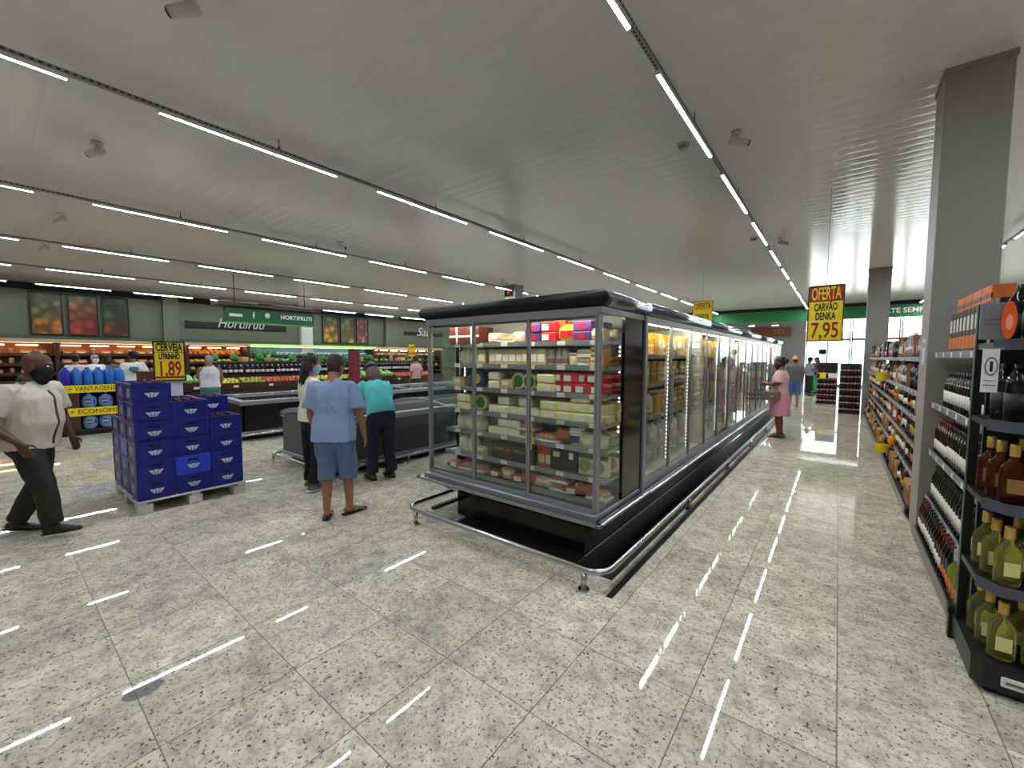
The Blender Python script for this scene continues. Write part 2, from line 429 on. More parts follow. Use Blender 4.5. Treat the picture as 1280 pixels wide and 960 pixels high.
def door(parent, p, w, face, handle='right', z0=ZB, z1=ZT, name='glass_door'):
    """framed glass door; p = left bottom corner seen from outside; face '-Y' or '+X' or '-X'"""
    e = {'-Y': (Vector((1, 0, 0)), Vector((0, -1, 0))), '+X': (Vector((0, 1, 0)), Vector((1, 0, 0))), '-X': (Vector((0, -1, 0)), Vector((-1, 0, 0)))}[face]
    ux, nx = e; p = Vector(p); M = Matrix(((ux.x, 0, -nx.x, p.x), (ux.y, 0, -nx.y, p.y), (0, 1, 0, 0), (0, 0, 0, 1)))
    def bx(mb, a, b, c, d, n0, n1, bev=0):
        t = MB().box(a, b, c, d, n0, n1, bev, 1).bm; return mb.merge(t, M)
    f = MB(); t = .016
    bx(f, 0.003, t, z0, z1, -.012, .014); bx(f, w - t, w - .003, z0, z1, -.012, .014)
    bx(f, t, w - t, z0, z0 + .03, -.012, .014); bx(f, t, w - t, z1 - .018, z1, -.012, .014)
    d = f.build(name, M_alu, parent)
    g = MB(); bx(g, t, w - t, z0 + .03, z1 - .018, -.002, .003); g.build('pane', M_glass, d)
    if handle:
        hx = w - .042 if handle == 'right' else .016
        h = MB(); bx(h, hx, hx + .026, z0 + .52, z0 + 1.08, -.045, -.030, .004); bx(h, hx + .004, hx + .022, z0 + .54, z0 + .58, -.032, -.010); bx(h, hx + .004, hx + .022, z0 + 1.02, z0 + 1.06, -.032, -.010)
        h.build('handle', M_alu, d)
    return d
def led(parent, x, y, z0, z1, n, dirn):
    """vertical strip of bright dots"""
    s = MB().box(x - .012, x + .012, y - .012, y + .012, z0, z1).build('light_strip', M_interior, parent)
    d = MB(); h = (z1 - z0) / n
    dx, dy = dirn
    for i in range(n):
        z = z0 + h * (i + .5); c = Vector((x + dx * .0135, y + dy * .0135, z)); u = Vector((-dy, dx, 0)) * .0045; v = Vector((0, 0, .0065))
        d.face([c - u - v, c + u - v, c + u + v, c - u + v])
    d.build('light_dots', M_dots, s)

# --- the end unit facing the camera
E = thing('end_display_fridge', 'glass end fridge with three doors full of cheese and cold cuts', 'fridge', (-2.45, 3.3, 0))
MB().box(-3.14, -1.62, 3.06, 3.865, 0, .30).build('plinth', M_blackgloss, E)
k = MB()
v = [(-3.14, 3.06, .24), (-1.62, 3.06, .24), (-1.62, 3.865, .24), (-3.14, 3.865, .24), (-3.45, 2.86, .375), (-1.40, 2.86, .375), (-1.40, 3.865, .375), (-3.45, 3.865, .375)]
b = k.bm; vs = [b.verts.new(p) for p in v]
for q in ((3, 2, 1, 0), (0, 1, 5, 4), (1, 2, 6, 5), (2, 3, 7, 6), (3, 0, 4, 7), (4, 5, 6, 7)): b.faces.new([vs[i] for i in q])
k.build('underside', M_blackgloss, E)
bp = MB()
bp.box(-3.52, -1.36, 2.81, 2.87, .375, .405, .012).box(-1.42, -1.36, 2.81, 3.86, .375, .405, .012).box(-3.52, -3.46, 2.81, 3.86, .375, .405, .012)
bp.build('bumper', M_edge, E)
MB().box(FX0, FX1, 2.88, 3.86, .39, .44, .006, 1).build('base_frame', M_alu, E)
MB().box(FX0 + .03, FX1 - .03, 3.00, 3.60, .44, .47).build('deck', mat('grey_deck', (96, 98, 98), .45), E)
hd = MB(); hd.box(FX0, FX1, 2.92, 2.97, ZT, 2.066); hd.box(FX0, FX0 + .05, 2.97, 3.86, ZT, 2.066).box(FX1 - .05, FX1, 2.97, 3.86, ZT, 2.066); hd.build('header_frame', M_alu, E)
M_gcan = mat('grey_canopy', (126, 129, 134), .2, .75)
for pth in ([(-3.44, 3.862), (-3.44, 3.0)], [(-1.46, 3.0), (-1.46, 3.862)]):
    c2 = MB(); canopy(c2, pth); c2.build('side_canopy', M_gcan, E)
cn = MB(); canopy(cn, [(-3.44, 3.0), (-3.44, 2.955), (-1.46, 2.955), (-1.46, 3.0)]); cn.box(-3.2, -1.7, 3.2, 3.86, 2.10, 2.198)
cn.build('canopy', mat('matt_black_canopy', (13, 13, 14), .55, spec=.3), E)
for x in (FX0 + .02, FX1 - .045): MB().box(x, x + .025, 2.93, 2.985, .44, ZT, .004, 1).build('corner_post', M_alu, E)
dw = (FX1 - FX0 - .08) / 3
for i in range(3): door(E, (FX0 + .04 + dw * i, 2.935, 0), dw, '-Y', None)
for x in (FX0 + .012, FX1 - .018): MB().box(x, x + .006, 2.985, 3.37, .45, ZT).build('side_glass', M_glass, E)
for x in (FX0, FX1 - .03): MB().box(x, x + .03, 3.37, 3.80, .44, ZT).build('side_panel', M_mirror, E)
MB().box(FX0 + .03, FX1 - .03, 3.62, 3.66, .44, 2.06).build('back_panel', mat('back_panel_grey', (150, 150, 140), .4), E)
MB().box(FX0 + .06, FX1 - .06, 3.012, 3.034, 2.045, 2.062).build('top_light', M_led, E)
MB().box(FX0 + .05, FX1 - .05, 2.985, 2.995, 1.985, 2.064).build('added_lamp_baffle', M_alu, E)  # baffle added to keep the top light's streak off the floor
SZ = [.66, .905, 1.12, 1.36, 1.60, 1.81]
for z in SZ:
    s = MB().box(FX0 + .10, FX1 - .03, 3.12, 3.61, z - .022, z).build('shelf', M_shelf, E)
    pr = MB().box(FX0 + .10, FX1 - .03, 3.105, 3.12, z - .034, z + .012); pr.mi = 1
    for j in range(6): pr.box(FX0 + .25 + .32 * j, FX0 + .33 + .32 * j, 3.1035, 3.105, z - .030, z + .008)
    pr.build('price_rail', [M_alu, M_paper], s)
for x, d in ((FX0 + .07, (0, -1)), (FX1 - .075, (0, -1))): led(E, x, 3.03 if d[1] > 0 else 3.45, .60, 1.86, 34, d)
MB().box(FX1 - .03, FX1 + .02, 3.80, 3.86, .40, 2.066, .004, 1).build('joint_post', M_alu, E)

# --- the long cases behind it, five cabinets of three doors on each side
NM = 5; MW = (FY1 - 3.87) / NM
LZ = [.66, 1.02, 1.38, 1.70]
for m in range(NM):
    y0, y1 = 3.87 + MW * m, 3.87 + MW * (m + 1)
    F = thing('display_fridge', '%s three-door glass cabinet of the long fridge row, counted from the end unit' % ORD[m], 'fridge', (-2.45, y0, 0), 0, 'cabinets of the long fridge row')
    MB().box(-3.14, -1.62, y0, y1, 0, .30).build('plinth', M_blackgloss, F)
    k = MB(); v = [(-3.14, .24), (-1.62, .24), (-1.40, .375), (-3.50, .375)]
    t = bmesh.new(); a = [t.verts.new((x, y0, z)) for x, z in v]; c = [t.verts.new((x, y1, z)) for x, z in v]
    t.faces.new(a); t.faces.new(c[::-1])
    for i in range(4): t.faces.new((a[i], c[i], c[(i + 1) % 4], a[(i + 1) % 4]))
    k.merge(t); k.build('underside', M_blackgloss, F)
    for bx0 in (-1.42, -3.55): MB().box(bx0, bx0 + .07, y0, y1, .375, .405, .012).build('bumper', M_edge, F)
    MB().box(FX0, FX1, y0, y1, .39, .44).build('base_frame', M_alu, F)
    cn = MB(); canopy(cn, [(-1.47, y0 + .003), (-1.47, y1)]); canopy(cn, [(-3.43, y1), (-3.43, y0 + .003)]); cn.box(-3.2, -1.7, y0, y1, 2.10, 2.198); cn.build('canopy', M_gcan, F)
    for x in (FX0, FX1 - .05): MB().box(x, x + .05, y0, y1, ZT, 2.066).build('header_frame', M_alu, F)
    MB().box(-2.47, -2.43, y0, y1, .44, 2.06).box(-3.4, -1.5, y1 - .02, y1 - .002, .44, 2.06).build('partition', M_interior, F)
    MB().box(FX1 - .20, FX1 - .17, y0 + .05, y1 - .05, 2.03, 2.05).build('top_light', M_led, F)
    for i in range(3):
        dy = (y1 - y0) / 3
        door(F, (FX1 - .012, y0 + dy * i, 0), dy, '+X', 'right')
        door(F, (FX0 + .012, y0 + dy * (i + 1), 0), dy, '-X', 'right')
        led(F, FX1 - .06, y0 + dy * i + .02, .55, 1.85, 30, (0, 1) if i == 0 else (1, 0))
    for z in LZ:
        s = MB().box(-2.42, -1.62, y0 + .02, y1 - .03, z - .022, z).box(-3.28, -2.48, y0 + .02, y1 - .03, z - .022, z).build('shelf', M_shelf, F)
        MB().box(-1.62, -1.605, y0 + .02, y1 - .03, z - .034, z + .012).build('price_rail', M_alu, s)
    MB().box(-2.42, -1.5, y0 + .02, y1 - .03, .44, .47).box(-3.4, -2.48, y0 + .02, y1 - .03, .44, .47).build('deck', M_interior, F)
MB().box(FX0, FX1, FY1, FY1 + .05, .44, 2.06).build('end_panel', M_alu, F)

# --- steel bumper rail around the island
rl = thing('bumper_rail', 'polished steel bumper rail around the foot of the glass fridge', 'rail', (-2.4, 2.6, 0))
def rounded(path, r, n=6):
    out = [Vector(path[0])]
    for i in range(1, len(path) - 1):
        p, a, b_ = Vector(path[i]), Vector(path[i - 1]), Vector(path[i + 1]); d0 = (a - p).normalized(); d1 = (b_ - p).normalized()
        c = p + d0 * r + d1 * r
        for k_ in range(n + 1):
            t_ = k_ / n * math.pi / 2; out.append(c - d1 * r * math.cos(t_) - d0 * r * math.sin(t_))
    out.append(Vector(path[-1])); return out
MB().tube(rounded([(-3.42, 15.5, .15), (-3.42, 2.6, .15), (-1.23, 2.6, .15), (-1.23, 15.5, .15)], .14), .024, 10).build('tube', M_steel, rl)
for x, y in [(-3.27, 2.60), (-1.38, 2.60)] + [(-1.23, 4.75 + 2.05 * i) for i in range(6)] + [(-3.42, 4.75 + 2.05 * i) for i in range(6)]:
    MB().cyl((x, y, .012), (x, y, .135), .021).cyl((x, y, 0), (x, y, .012), .042).build('post', M_steel, rl)
MB().box(-3.24, -3.20, 2.78, 15.5, .105, .14).build('inner_bar', M_darkmetal, rl)
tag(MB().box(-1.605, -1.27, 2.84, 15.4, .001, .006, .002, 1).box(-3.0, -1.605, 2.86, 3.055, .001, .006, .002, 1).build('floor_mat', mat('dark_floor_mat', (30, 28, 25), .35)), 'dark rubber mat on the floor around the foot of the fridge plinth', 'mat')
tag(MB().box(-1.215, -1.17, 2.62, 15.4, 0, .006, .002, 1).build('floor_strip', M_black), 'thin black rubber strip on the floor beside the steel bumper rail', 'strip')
# ------------------------------------------------------------------ goods: one of each kind, then copies
PROTO = {}
def place(key, loc, rz, label, group, cat=None, sc=None):
    p = PROTO[key]
    if not p['used']: o = p['o']; p['used'] = True
    else: o = copy_tree(p['o'])
    o.location = loc; o.rotation_euler = (0, 0, rz)
    if sc: o.scale = (sc, sc, sc) if not isinstance(sc, tuple) else sc
    tag(o, label, cat or p['cat'], group); return o
def proto(key, name, cat, parts, kids=None):
    """parts: list of (part name, MB, material[, index of parent part]); one part alone is the thing itself"""
    if len(parts) == 1: o = parts[0][1].build(name, parts[0][2])
    else:
        o = bpy.data.objects.new(name, None); COL.objects.link(o); o.empty_display_size = .05; made = []
        for q in parts:
            made.append(q[1].build(q[0], q[2], made[q[3]] if len(q) > 3 else o, local=True))
    PROTO[key] = {'o': o, 'used': False, 'cat': cat}
M_cream = mat('cream_cheese', (236, 222, 160), .45, noise_amt=.06, noise_scale=30)
M_cream2 = mat('pale_cheese', (240, 230, 190), .4, noise_amt=.05, noise_scale=25)
M_orangec = mat('orange_cheese', (226, 150, 60), .5)
M_film = mat('clear_film_label', (236, 232, 222), .3)
M_redpack = mat('red_pack', (196, 28, 40), .35)
M_bluelab = mat('blue_label', (40, 60, 130), .4)
M_yellowp = mat('yellow_pack', (230, 186, 40), .4)
M_purple = mat('purple_pack', (92, 50, 110), .4)
M_brownbox = mat('dark_red_box', (88, 34, 26), .5)
M_ham = mat('cured_meat', (178, 86, 70), .4, noise_amt=.3, noise_scale=60)
M_meat2 = mat('cold_cut', (214, 150, 110), .4, noise_amt=.25, noise_scale=40)
M_white = M_white
M_tubw = mat('white_tub', (234, 232, 224), .35)
M_greenlab = mat('green_label', (64, 120, 50), .4)
M_card = mat('cardboard', (176, 136, 84), .7, noise_amt=.08, noise_scale=12)
def pbox(w, d, h, bev=.012, seg=2): return MB().box(-w / 2, w / 2, -d / 2, d / 2, 0, h, bev, seg)
def front(w, h, d, z0, x0=0.0): return MB().box(x0 - w / 2, x0 + w / 2, -d / 2 - .0015, -d / 2 + .002, z0, z0 + h)
proto('block', 'cheese_block', 'cheese', [('block', pbox(.165, .16, .07, .012), M_cream), ('label', front(.09, .034, .16, .018), M_film)])
proto('blockpale', 'cheese_block', 'cheese', [('block', pbox(.12, .14, .072, .014), M_cream2), ('label', front(.07, .03, .14, .02), M_film)])
proto('redpack', 'butter_pack', 'butter', [('pack', pbox(.13, .14, .078, .008), M_redpack), ('label', front(.062, .044, .14, .016, -.03), M_film)])
proto('purplepack', 'butter_pack', 'butter', [('pack', pbox(.15, .14, .075, .008), M_purple), ('label', front(.05, .034, .14, .02), M_redpack)])
proto('tub', 'cheese_tub', 'tub', [('tub', MB().lathe([(.052, 0), (.058, .005), (.066, .098)], 18), M_cream2), ('lid', MB().lathe([(.069, .096), (.070, .110), (.066, .114)], 18), M_tubw), ('label', MB().box(-.04, .04, -.0645, -.05, .03, .08), M_bluelab)])
proto('tubplain', 'cheese_tub', 'tub', [('tub', MB().lathe([(.050, 0), (.056, .005), (.064, .085)], 18), M_cream2), ('lid', MB().lathe([(.067, .083), (.068, .096), (.064, .1)], 18), M_tubw)])
proto('wheel', 'round_cheese', 'cheese', [('wheel', MB().loft([(0, .03, .075), (0, -.03, .075)], [.07, .07], None, (1, 0, 0), 20, 'flat'), M_cream), ('label', MB().loft([(0, -.03, .075), (0, -.034, .075)], [.05, .05], None, (1, 0, 0), 20, 'flat'), M_greenlab)])
proto('ringtub', 'round_cheese_box', 'cheese', [('box', MB().loft([(0, .03, .08), (0, -.03, .08)], [.08, .08], None, (1, 0, 0), 20, 'flat'), M_bluelab), ('label', MB().loft([(0, -.03, .08), (0, -.033, .08)], [.045, .045], None, (1, 0, 0), 16, 'flat'), M_yellowp)])
proto('pouch', 'cheese_pouch', 'cheese', [('pouch', MB().loft([(0, 0, .012), (0, 0, .05), (0, 0, .11), (0, 0, .15), (0, 0, .165)], [.058, .07, .066, .045, .05], [.04, .055, .045, .02, .006], (1, 0, 0), 14).jitter(.006, 20), M_cream2), ('tag', front(.05, .035, .1, .05), M_film)])
proto('wedge', 'cheese_wedge', 'cheese', [('wedge', MB().prism([(-.045, -.06), (.045, -.06), (.03, .06), (-.03, .06)], 0, .13), mat('tan_wedge', (216, 190, 140), .5)), ('label', MB().box(-.03, .03, -.0625, -.058, .03, .09), M_film)])
proto('darkbox', 'gift_box', 'box', [('box', pbox(.19, .18, .15, .004), M_brownbox), ('ribbon', MB().box(-.01, .01, -.092, .092, -.0, .152).box(-.096, .096, -.0925, -.09, .06, .078), M_film)])
proto('blackcase', 'black_box', 'box', [('box', pbox(.24, .16, .15, .008), M_black), ('badge', MB().loft([(.07, -.078, .10), (.07, -.083, .10)], [.018, .018], None, (1, 0, 0), 12, 'flat'), M_redpack), ('label', MB().box(-.08, .03, -.0825, -.078, .085, .11), mat('dull_gold', (120, 104, 60), .5))])
proto('blackbag', 'black_carry_pack', 'bag', [('pack', pbox(.25, .12, .19, .02), M_black), ('handle', MB().tube([(-.05, 0, .185), (-.045, 0, .205), (.045, 0, .205), (.05, 0, .185)], .006), M_black), ('label', MB().box(-.09, -.03, -.063, -.055, .11, .15), mat('cream_label', (220, 205, 170), .5)), ('badge', MB().box(.05, .085, -.063, -.055, .105, .155), M_film)])
proto('tray', 'cold_cut_tray', 'meat', [('tray', MB().box(-.085, .085, -.07, .07, 0, .02, .006), M_tubw), ('slices', MB().ell((-.02, 0, .035), .06, .055, .028).ell((.035, .01, .04), .045, .05, .026), M_meat2)])
proto('salami', 'sausage_pack', 'meat', [('sausage', MB().loft([(-.08, 0, .03), (0, .01, .034), (.08, 0, .03)], [.028, .032, .028], None, (0, 0, 1), 10).loft([(-.07, -.05, .03), (.07, -.045, .032)], [.026, .027], None, (0, 0, 1), 10), M_ham), ('label', MB().box(-.03, .04, -.08, -.074, .012, .05), M_film)])
proto('hams', 'ham_piece', 'meat', [('ham', MB().ell((0, 0, .065), .085, .075, .065, 14).jitter(.008, 14), M_ham), ('net', MB().loft([(-.085, 0, .065), (-.06, 0, .065)], [.02, .05], None, (0, 0, 1), 10), M_film)])
proto('greenround', 'stuffed_cheese_pack', 'cheese', [('pack', MB().box(-.075, .075, -.04, .04, 0, .16, .02), M_cream2), ('label', MB().loft([(0, -.04, .075), (0, -.044, .075)], [.05, .05], None, (1, 0, 0), 18, 'flat'), mat('herb_label', (150, 150, 70), .5, noise_amt=.4, noise_scale=60)), ('band', MB().box(-.076, .076, -.041, -.03, .128, .155), M_greenlab)])
proto('bear', 'yogurt_bottle', 'yogurt', [('bottle', MB().lathe([(.03, 0), (.034, .005), (.034, .07), (.026, .085), (.03, .10), (.026, .125), (.014, .135)], 14), M_tubw), ('cap', MB().lathe([(.016, .134), (.016, .150)], 12), M_redpack), ('label', MB().lathe([(.0348, .02), (.0348, .055)], 14), mat('pink_label', (226, 150, 160), .4))])
proto('flatstack', 'sliced_cheese_pack', 'cheese', [('pack', pbox(.12, .12, .03, .006), M_cream2), ('label', front(.08, .018, .12, .006), M_film)])
proto('orangepack', 'sliced_cheese_pack', 'cheese', [('pack', pbox(.12, .12, .036, .006), M_orangec), ('label', front(.08, .02, .12, .008), M_film)])
proto('yellowbag', 'snack_pouch', 'pouch', [('pouch', MB().loft([(0, 0, .01), (0, 0, .06), (0, 0, .11), (0, 0, .13)], [.05, .06, .055, .05], [.03, .04, .025, .006], (1, 0, 0), 12), M_yellowp), ('label', MB().box(-.035, .035, -.043, -.03, .04, .085), M_redpack)])
proto('redyellow', 'cheese_card', 'cheese', [('card', MB().box(-.05, .05, -.02, .02, 0, .17, .004), mat('orange_red_card', (206, 70, 34), .5)), ('label', MB().box(-.03, .03, -.0215, -.018, .03, .1), M_cream)])
proto('mixpack', 'deli_pack', 'deli', [('pack', pbox(.15, .12, .09, .018).jitter(.006, 18), mat('deli_pack_film', (200, 176, 140), .35, noise_amt=.3, noise_scale=40)), ('label', front(.07, .03, .12, .04), M_film)])
SCI = 1.16
DOORX = {'left': (-3.38, -2.80), 'middle': (-2.75, -2.13), 'right': (-2.085, -1.585)}
ROWN = {1.81: 'top row', 1.60: 'second row', 1.36: 'third row', 1.12: 'fourth row', .905: 'fifth row', .66: 'sixth row', .47: 'bottom row'}
def row(door, z, seq, y=3.20):
    """seq: (key, words, fraction along door, levels, height, rz)"""
    x0, x1 = DOORX[door]
    cnt = {}
    for s in seq: cnt[s[1]] = cnt.get(s[1], 0) + 1
    seen = {}
    for key, w, fr, lv, h in seq:
        seen[w] = seen.get(w, 0) + 1
        for l in range(lv):
            pos = '' if cnt[w] == 1 else ', %s from left' % ORD[seen[w] - 1]
            st = '' if lv == 1 else (', lower' if l == 0 and lv == 2 else (', upper' if lv == 2 else ', tier %s' % ['one', 'two', 'three', 'four', 'five'][l]))
            place(key, (x0 + (x1 - x0) * fr, y + random.uniform(-.008, .008), z + .001 + l * h * SCI), random.uniform(-.05, .05),
                  '%s%s%s, %s, %s end fridge door' % (w, pos, st, ROWN[z], door), 'goods in the end fridge', sc=SCI)
            if l == 0 and key not in ('tray', 'hams', 'salami', 'blackbag', 'blackcase', 'darkbox'):
                for l2 in range(2 if h and h < .09 else 1): place(key, (x0 + (x1 - x0) * (fr + .03), y + .215 + random.uniform(-.01, .01), z + .001 + l2 * h * SCI), random.uniform(-.06, .06), '%s%s, back %s, %s, %s end fridge door' % (w, pos, 'lower' if l2 == 0 else 'upper', ROWN[z], door), 'goods at the back of the end fridge', sc=SCI)
row('right', 1.81, [('redpack', 'red boxed butter', .09, 2, .078), ('redyellow', 'orange cheese card', .24, 1, 0), ('yellowbag', 'yellow snack pouch', .38, 1, 0), ('yellowbag', 'yellow snack pouch', .54, 1, 0), ('purplepack', 'purple pack', .76, 2, .075), ('mixpack', 'beige deli pack', .97, 1, 0)])
row('right', 1.60, [('bear', 'small white yogurt bottle', .06, 1, 0), ('bear', 'small white yogurt bottle', .22, 1, 0), ('bear', 'small white yogurt bottle', .36, 1, 0), ('tubplain', 'plain tub', .58, 1, .1), ('flatstack', 'sliced cheese pack', .79, 4, .032), ('orangepack', 'orange sliced cheese', 1.02, 4, .038)])
row('right', 1.36, [('block', 'cream cheese block', .05, 2, .072), ('redpack', 'red butter pack', .33, 2, .08), ('redpack', 'red butter pack', .56, 2, .08), ('redpack', 'red butter pack', .80, 2, .08), ('redpack', 'red butter pack', 1.03, 2, .08)])
row('right', 1.12, [('block', 'large yellow cheese block', .12, 2, .072), ('block', 'large yellow cheese block', .43, 2, .072), ('block', 'large yellow cheese block', .74, 3, .072), ('block', 'large yellow cheese block', 1.05, 2, .072)])
row('right', .905, [('tray', 'cold cut tray', .12, 1, 0), ('hams', 'sliced ham portion', .36, 1, 0), ('tub', 'white tub with blue label', .62, 2, .112), ('tubplain', 'plain white cheese tub', .85, 1, 0), ('tubplain', 'plain white cheese tub', 1.05, 1, 0)])
row('right', .66, [('redyellow', 'orange cheese card', .06, 1, 0), ('blackbag', 'black carry pack', .40, 1, 0), ('greenround', 'round herb cheese pack', .80, 1, 0), ('greenround', 'round herb cheese pack', 1.05, 1, 0)])
row('right', .47, [('mixpack', 'beige deli pack', .06, 1, 0), ('tray', 'cold cut tray', .32, 2, .07), ('salami', 'salami pack', .56, 1, 0), ('hams', 'pink ham piece', .82, 1, 0), ('tray', 'pale cold cut tray', 1.05, 1, 0)])
row('middle', 1.81, [('mixpack', 'beige deli pack', .10, 1, 0), ('tray', 'open snack tray', .36, 1, 0), ('mixpack', 'brown deli pack', .60, 1, 0), ('purplepack', 'purple pack', .86, 2, .075)])
row('middle', 1.60, [('wedge', 'tan cheese wedge', .06 + .135 * i, 1, 0) for i in range(8)])
row('middle', 1.36, [('blockpale', 'pale boxed cheese', .10, 2, .074), ('mixpack', 'beige deli pack', .34, 1, 0), ('wheel', 'round labelled cheese', .54, 1, 0), ('wheel', 'round labelled cheese', .75, 1, 0), ('wheel', 'round labelled cheese', .96, 1, 0)])
row('middle', 1.12, [('blockpale', 'pale cheese block', .10 + .2 * i, 1 + (i % 2), .074) for i in range(5)])
row('middle', .905, [('blockpale', 'pale cheese block', .10, 1, .074), ('blockpale', 'pale cheese block', .30, 2, .074), ('blockpale', 'pale cheese block', .50, 2, .074), ('tray', 'white packed tray', .74, 2, .07), ('tray', 'white packed tray', 1.0, 1, 0)])
row('middle', .66, [('blackcase', 'black boxed cheese with red badge', .27, 1, 0), ('blackcase', 'black boxed cheese with red badge', .68, 1, 0), ('redyellow', 'orange red cheese card', .98, 1, 0)])
row('middle', .47, [('salami', 'salami pack', .12, 1, 0), ('mixpack', 'beige deli pack', .36, 1, 0), ('salami', 'salami pack', .58, 1, 0), ('hams', 'small ham piece', .80, 1, 0), ('mixpack', 'beige deli pack', 1.0, 1, 0)])
row('left', 1.81, [('darkbox', 'dark red ribboned box', .35, 1, 0), ('darkbox', 'dark red ribboned box', .72, 1, 0)])
row('left', 1.60, [('pouch', 'cream pouch', .42, 1, 0), ('pouch', 'cream pouch', .68, 1, 0), ('wedge', 'tan cheese wedge', .90, 1, 0)])
row('left', 1.36, [('mixpack', 'beige deli pack', .30, 1, 0), ('ringtub', 'round blue cheese box', .72, 1, 0)])
row('left', 1.12, [('block', 'yellow cheese block', .48, 2, .072), ('wheel', 'round cheese wheel', .82, 1, 0)])
row('left', .905, [('pouch', 'cheese ball net', .36, 1, 0), ('pouch', 'cheese ball net', .58, 1, 0), ('pouch', 'cheese ball net', .80, 1, 0)])
row('left', .66, [('pouch', 'white string cheese bag', .40, 1, 0), ('pouch', 'white string cheese bag', .60, 1, 0), ('mixpack', 'beige deli pack', .86, 1, 0)])
row('left', .47, [('salami', 'salami pack', .20, 1, 0), ('tray', 'cold cut tray', .48, 1, 0), ('tray', 'cold cut tray', .78, 1, 0)])
# yellow price card inside the middle door
pc = thing('price_card', 'small yellow price card hanging inside the middle end glass', 'sign', (-2.20, 3.05, .84))
MB().box(-2.235, -2.165, 3.047, 3.05, .84, 1.10).build('card', M_yellow, pc)
lettering('4,79', .055, (-2.20, 3.045, 1.0), '-Y', M_red, pc, bold=.002, width=.06); MB().box(-2.228, -2.172, 3.0455, 3.047, .90, .94).build('red_bar', M_red, pc)

# long cases
proto('ycarton', 'juice_carton', 'carton', [('carton', pbox(.16, .14, .25, .006), mat('yellow_carton', (226, 190, 90), .45, noise_amt=.15, noise_scale=14)), ('label', front(.12, .09, .14, .09), M_film)])
proto('ocarton', 'margarine_stack', 'margarine', [('stack', MB().box(-.08, .08, -.08, .08, 0, .08, .012).box(-.08, .08, -.08, .08, .083, .163, .012).box(-.08, .08, -.08, .08, .166, .246, .012), mat('amber_tub', (214, 160, 60), .4)), ('lid', MB().box(-.084, .084, -.084, .084, .072, .084, .004).box(-.084, .084, -.084, .084, .155, .167, .004).box(-.084, .084, -.084, .084, .238, .25, .004), M_yellowp)])
proto('milk', 'milk_bottle', 'milk', [('bottle', MB().lathe([(.055, 0), (.06, .008), (.06, .15), (.05, .19), (.022, .22), (.02, .24)], 14), M_tubw), ('cap', MB().lathe([(.023, .238), (.023, .262)], 10), M_bluelab), ('label', MB().lathe([(.0608, .05), (.0608, .13)], 14), M_cream)])
proto('gbag', 'deli_bag', 'bag', [('bag', MB().loft([(0, 0, .01), (0, 0, .1), (0, 0, .2), (0, 0, .24)], [.07, .085, .075, .07], [.05, .06, .035, .008], (1, 0, 0), 12).jitter(.006, 16), mat('greyish_bag', (150, 146, 136), .4)), ('label', front(.08, .06, .115, .08), M_film)])
WORD = {'ycarton': 'yellow carton', 'ocarton': 'stacked amber tubs', 'milk': 'white milk bottle', 'gbag': 'greyish deli bag'}
for m in range(NM):
    for i in range(3):
        y0 = 3.87 + MW * m + MW / 3 * i
        nn = 4 if m < 2 else 3
        kinds_ = [['ycarton', 'gbag', 'ycarton', 'milk'], ['ocarton', 'ycarton', 'milk', 'ocarton'], ['gbag', 'ycarton', 'ycarton', 'ocarton']][(i + m) % 3]
        for li, z in enumerate([.47] + LZ):
            if li in (0,) and m > 2: continue
            for q in range(nn):
                kk = kinds_[(q + li) % 4] if li > 1 else ['gbag', 'milk'][(q + m) % 2]
                place(kk, (-1.74 + random.uniform(-.015, .01), y0 + .14 + (MW / 3 - .24) * q / (nn - 1), z + .001), math.pi / 2 + random.uniform(-.06, .06),
                      '%s, %s along, %s shelf, %s long fridge door' % (WORD[kk], ORD[q], ['bottom', 'second', 'third', 'fourth', 'top'][li], ORD[m * 3 + i]), 'goods in the long fridges')
# ------------------------------------------------------------------ wine shelves on the right
M_shelfgrey = mat('shelf_grey', (120, 122, 126), 0.35, 0.4)
M_gond = mat('shelf_black', (26, 26, 28), 0.4)
def gondola(name, label, y0, y1, levels, xb=.62, xs=.70, xd=1.20, price=True):
    g = thing(name, label, 'shelf', (.9, (y0 + y1) / 2, 0))
    MB().box(xb, xd, y0, y1, .03, .10, .004, 1).build('base_shelf', M_gond, g)
    MB().box(xb - .012, xb, y0, y1, .035, .125, .003, 1).build('price_rail', M_shelfgrey, g)
    MB().box(xd - .03, xd, y0, y1, .10, 1.95).build('back_panel', mat('back_board', (92, 92, 94), .5), g)
    for y in [y0 + (y1 - .04 - y0) * q / max(1, round((y1 - y0) / 2.0)) for q in range(max(1, round((y1 - y0) / 2.0)) + 1)]:
        MB().box(xd - .08, xd - .03, y, y + .04, 0, 1.98).box(xb + .02, xd, y + .005, y + .035, 0, .03).build('upright', M_gond, g)
    n = max(1, round((y1 - y0) / 1.3))
    for k in range(n + 1):
        y = y0 + .06 + (y1 - y0 - .12) * k / n
        MB().lathe([(.018, 0), (.018, .03)], 8, (xb + .03, y, 0)).build('foot', M_black, g)
    for z in levels:
        s = MB().box(xs, xd - .03, y0 + .01, y1 - .01, z - .03, z).build('shelf', M_gond, g)
        MB().box(xs - .014, xs, y0 + .01, y1 - .01, z - .042, z + .012, .003, 1).build('price_rail', M_shelfgrey, s)
        y = y0 + .12
        while y < min(y1 - .1, y0 + 6):
            MB().box(xs - .0155, xs - .0138, y, y + .05, z - .034, z + .004).build('price_tag', M_paper, s); y += .31
    return g
LV = [.41, .84, 1.27, 1.72]
gondola('wine_shelf', 'black wine shelf between the white column and the bottle endcap', 3.56, 5.38, LV)
gondola('drinks_shelf', 'long drinks shelf running from the near column to the far column', 5.92, 15.85, [.40, .72, 1.02, 1.30, 1.68])

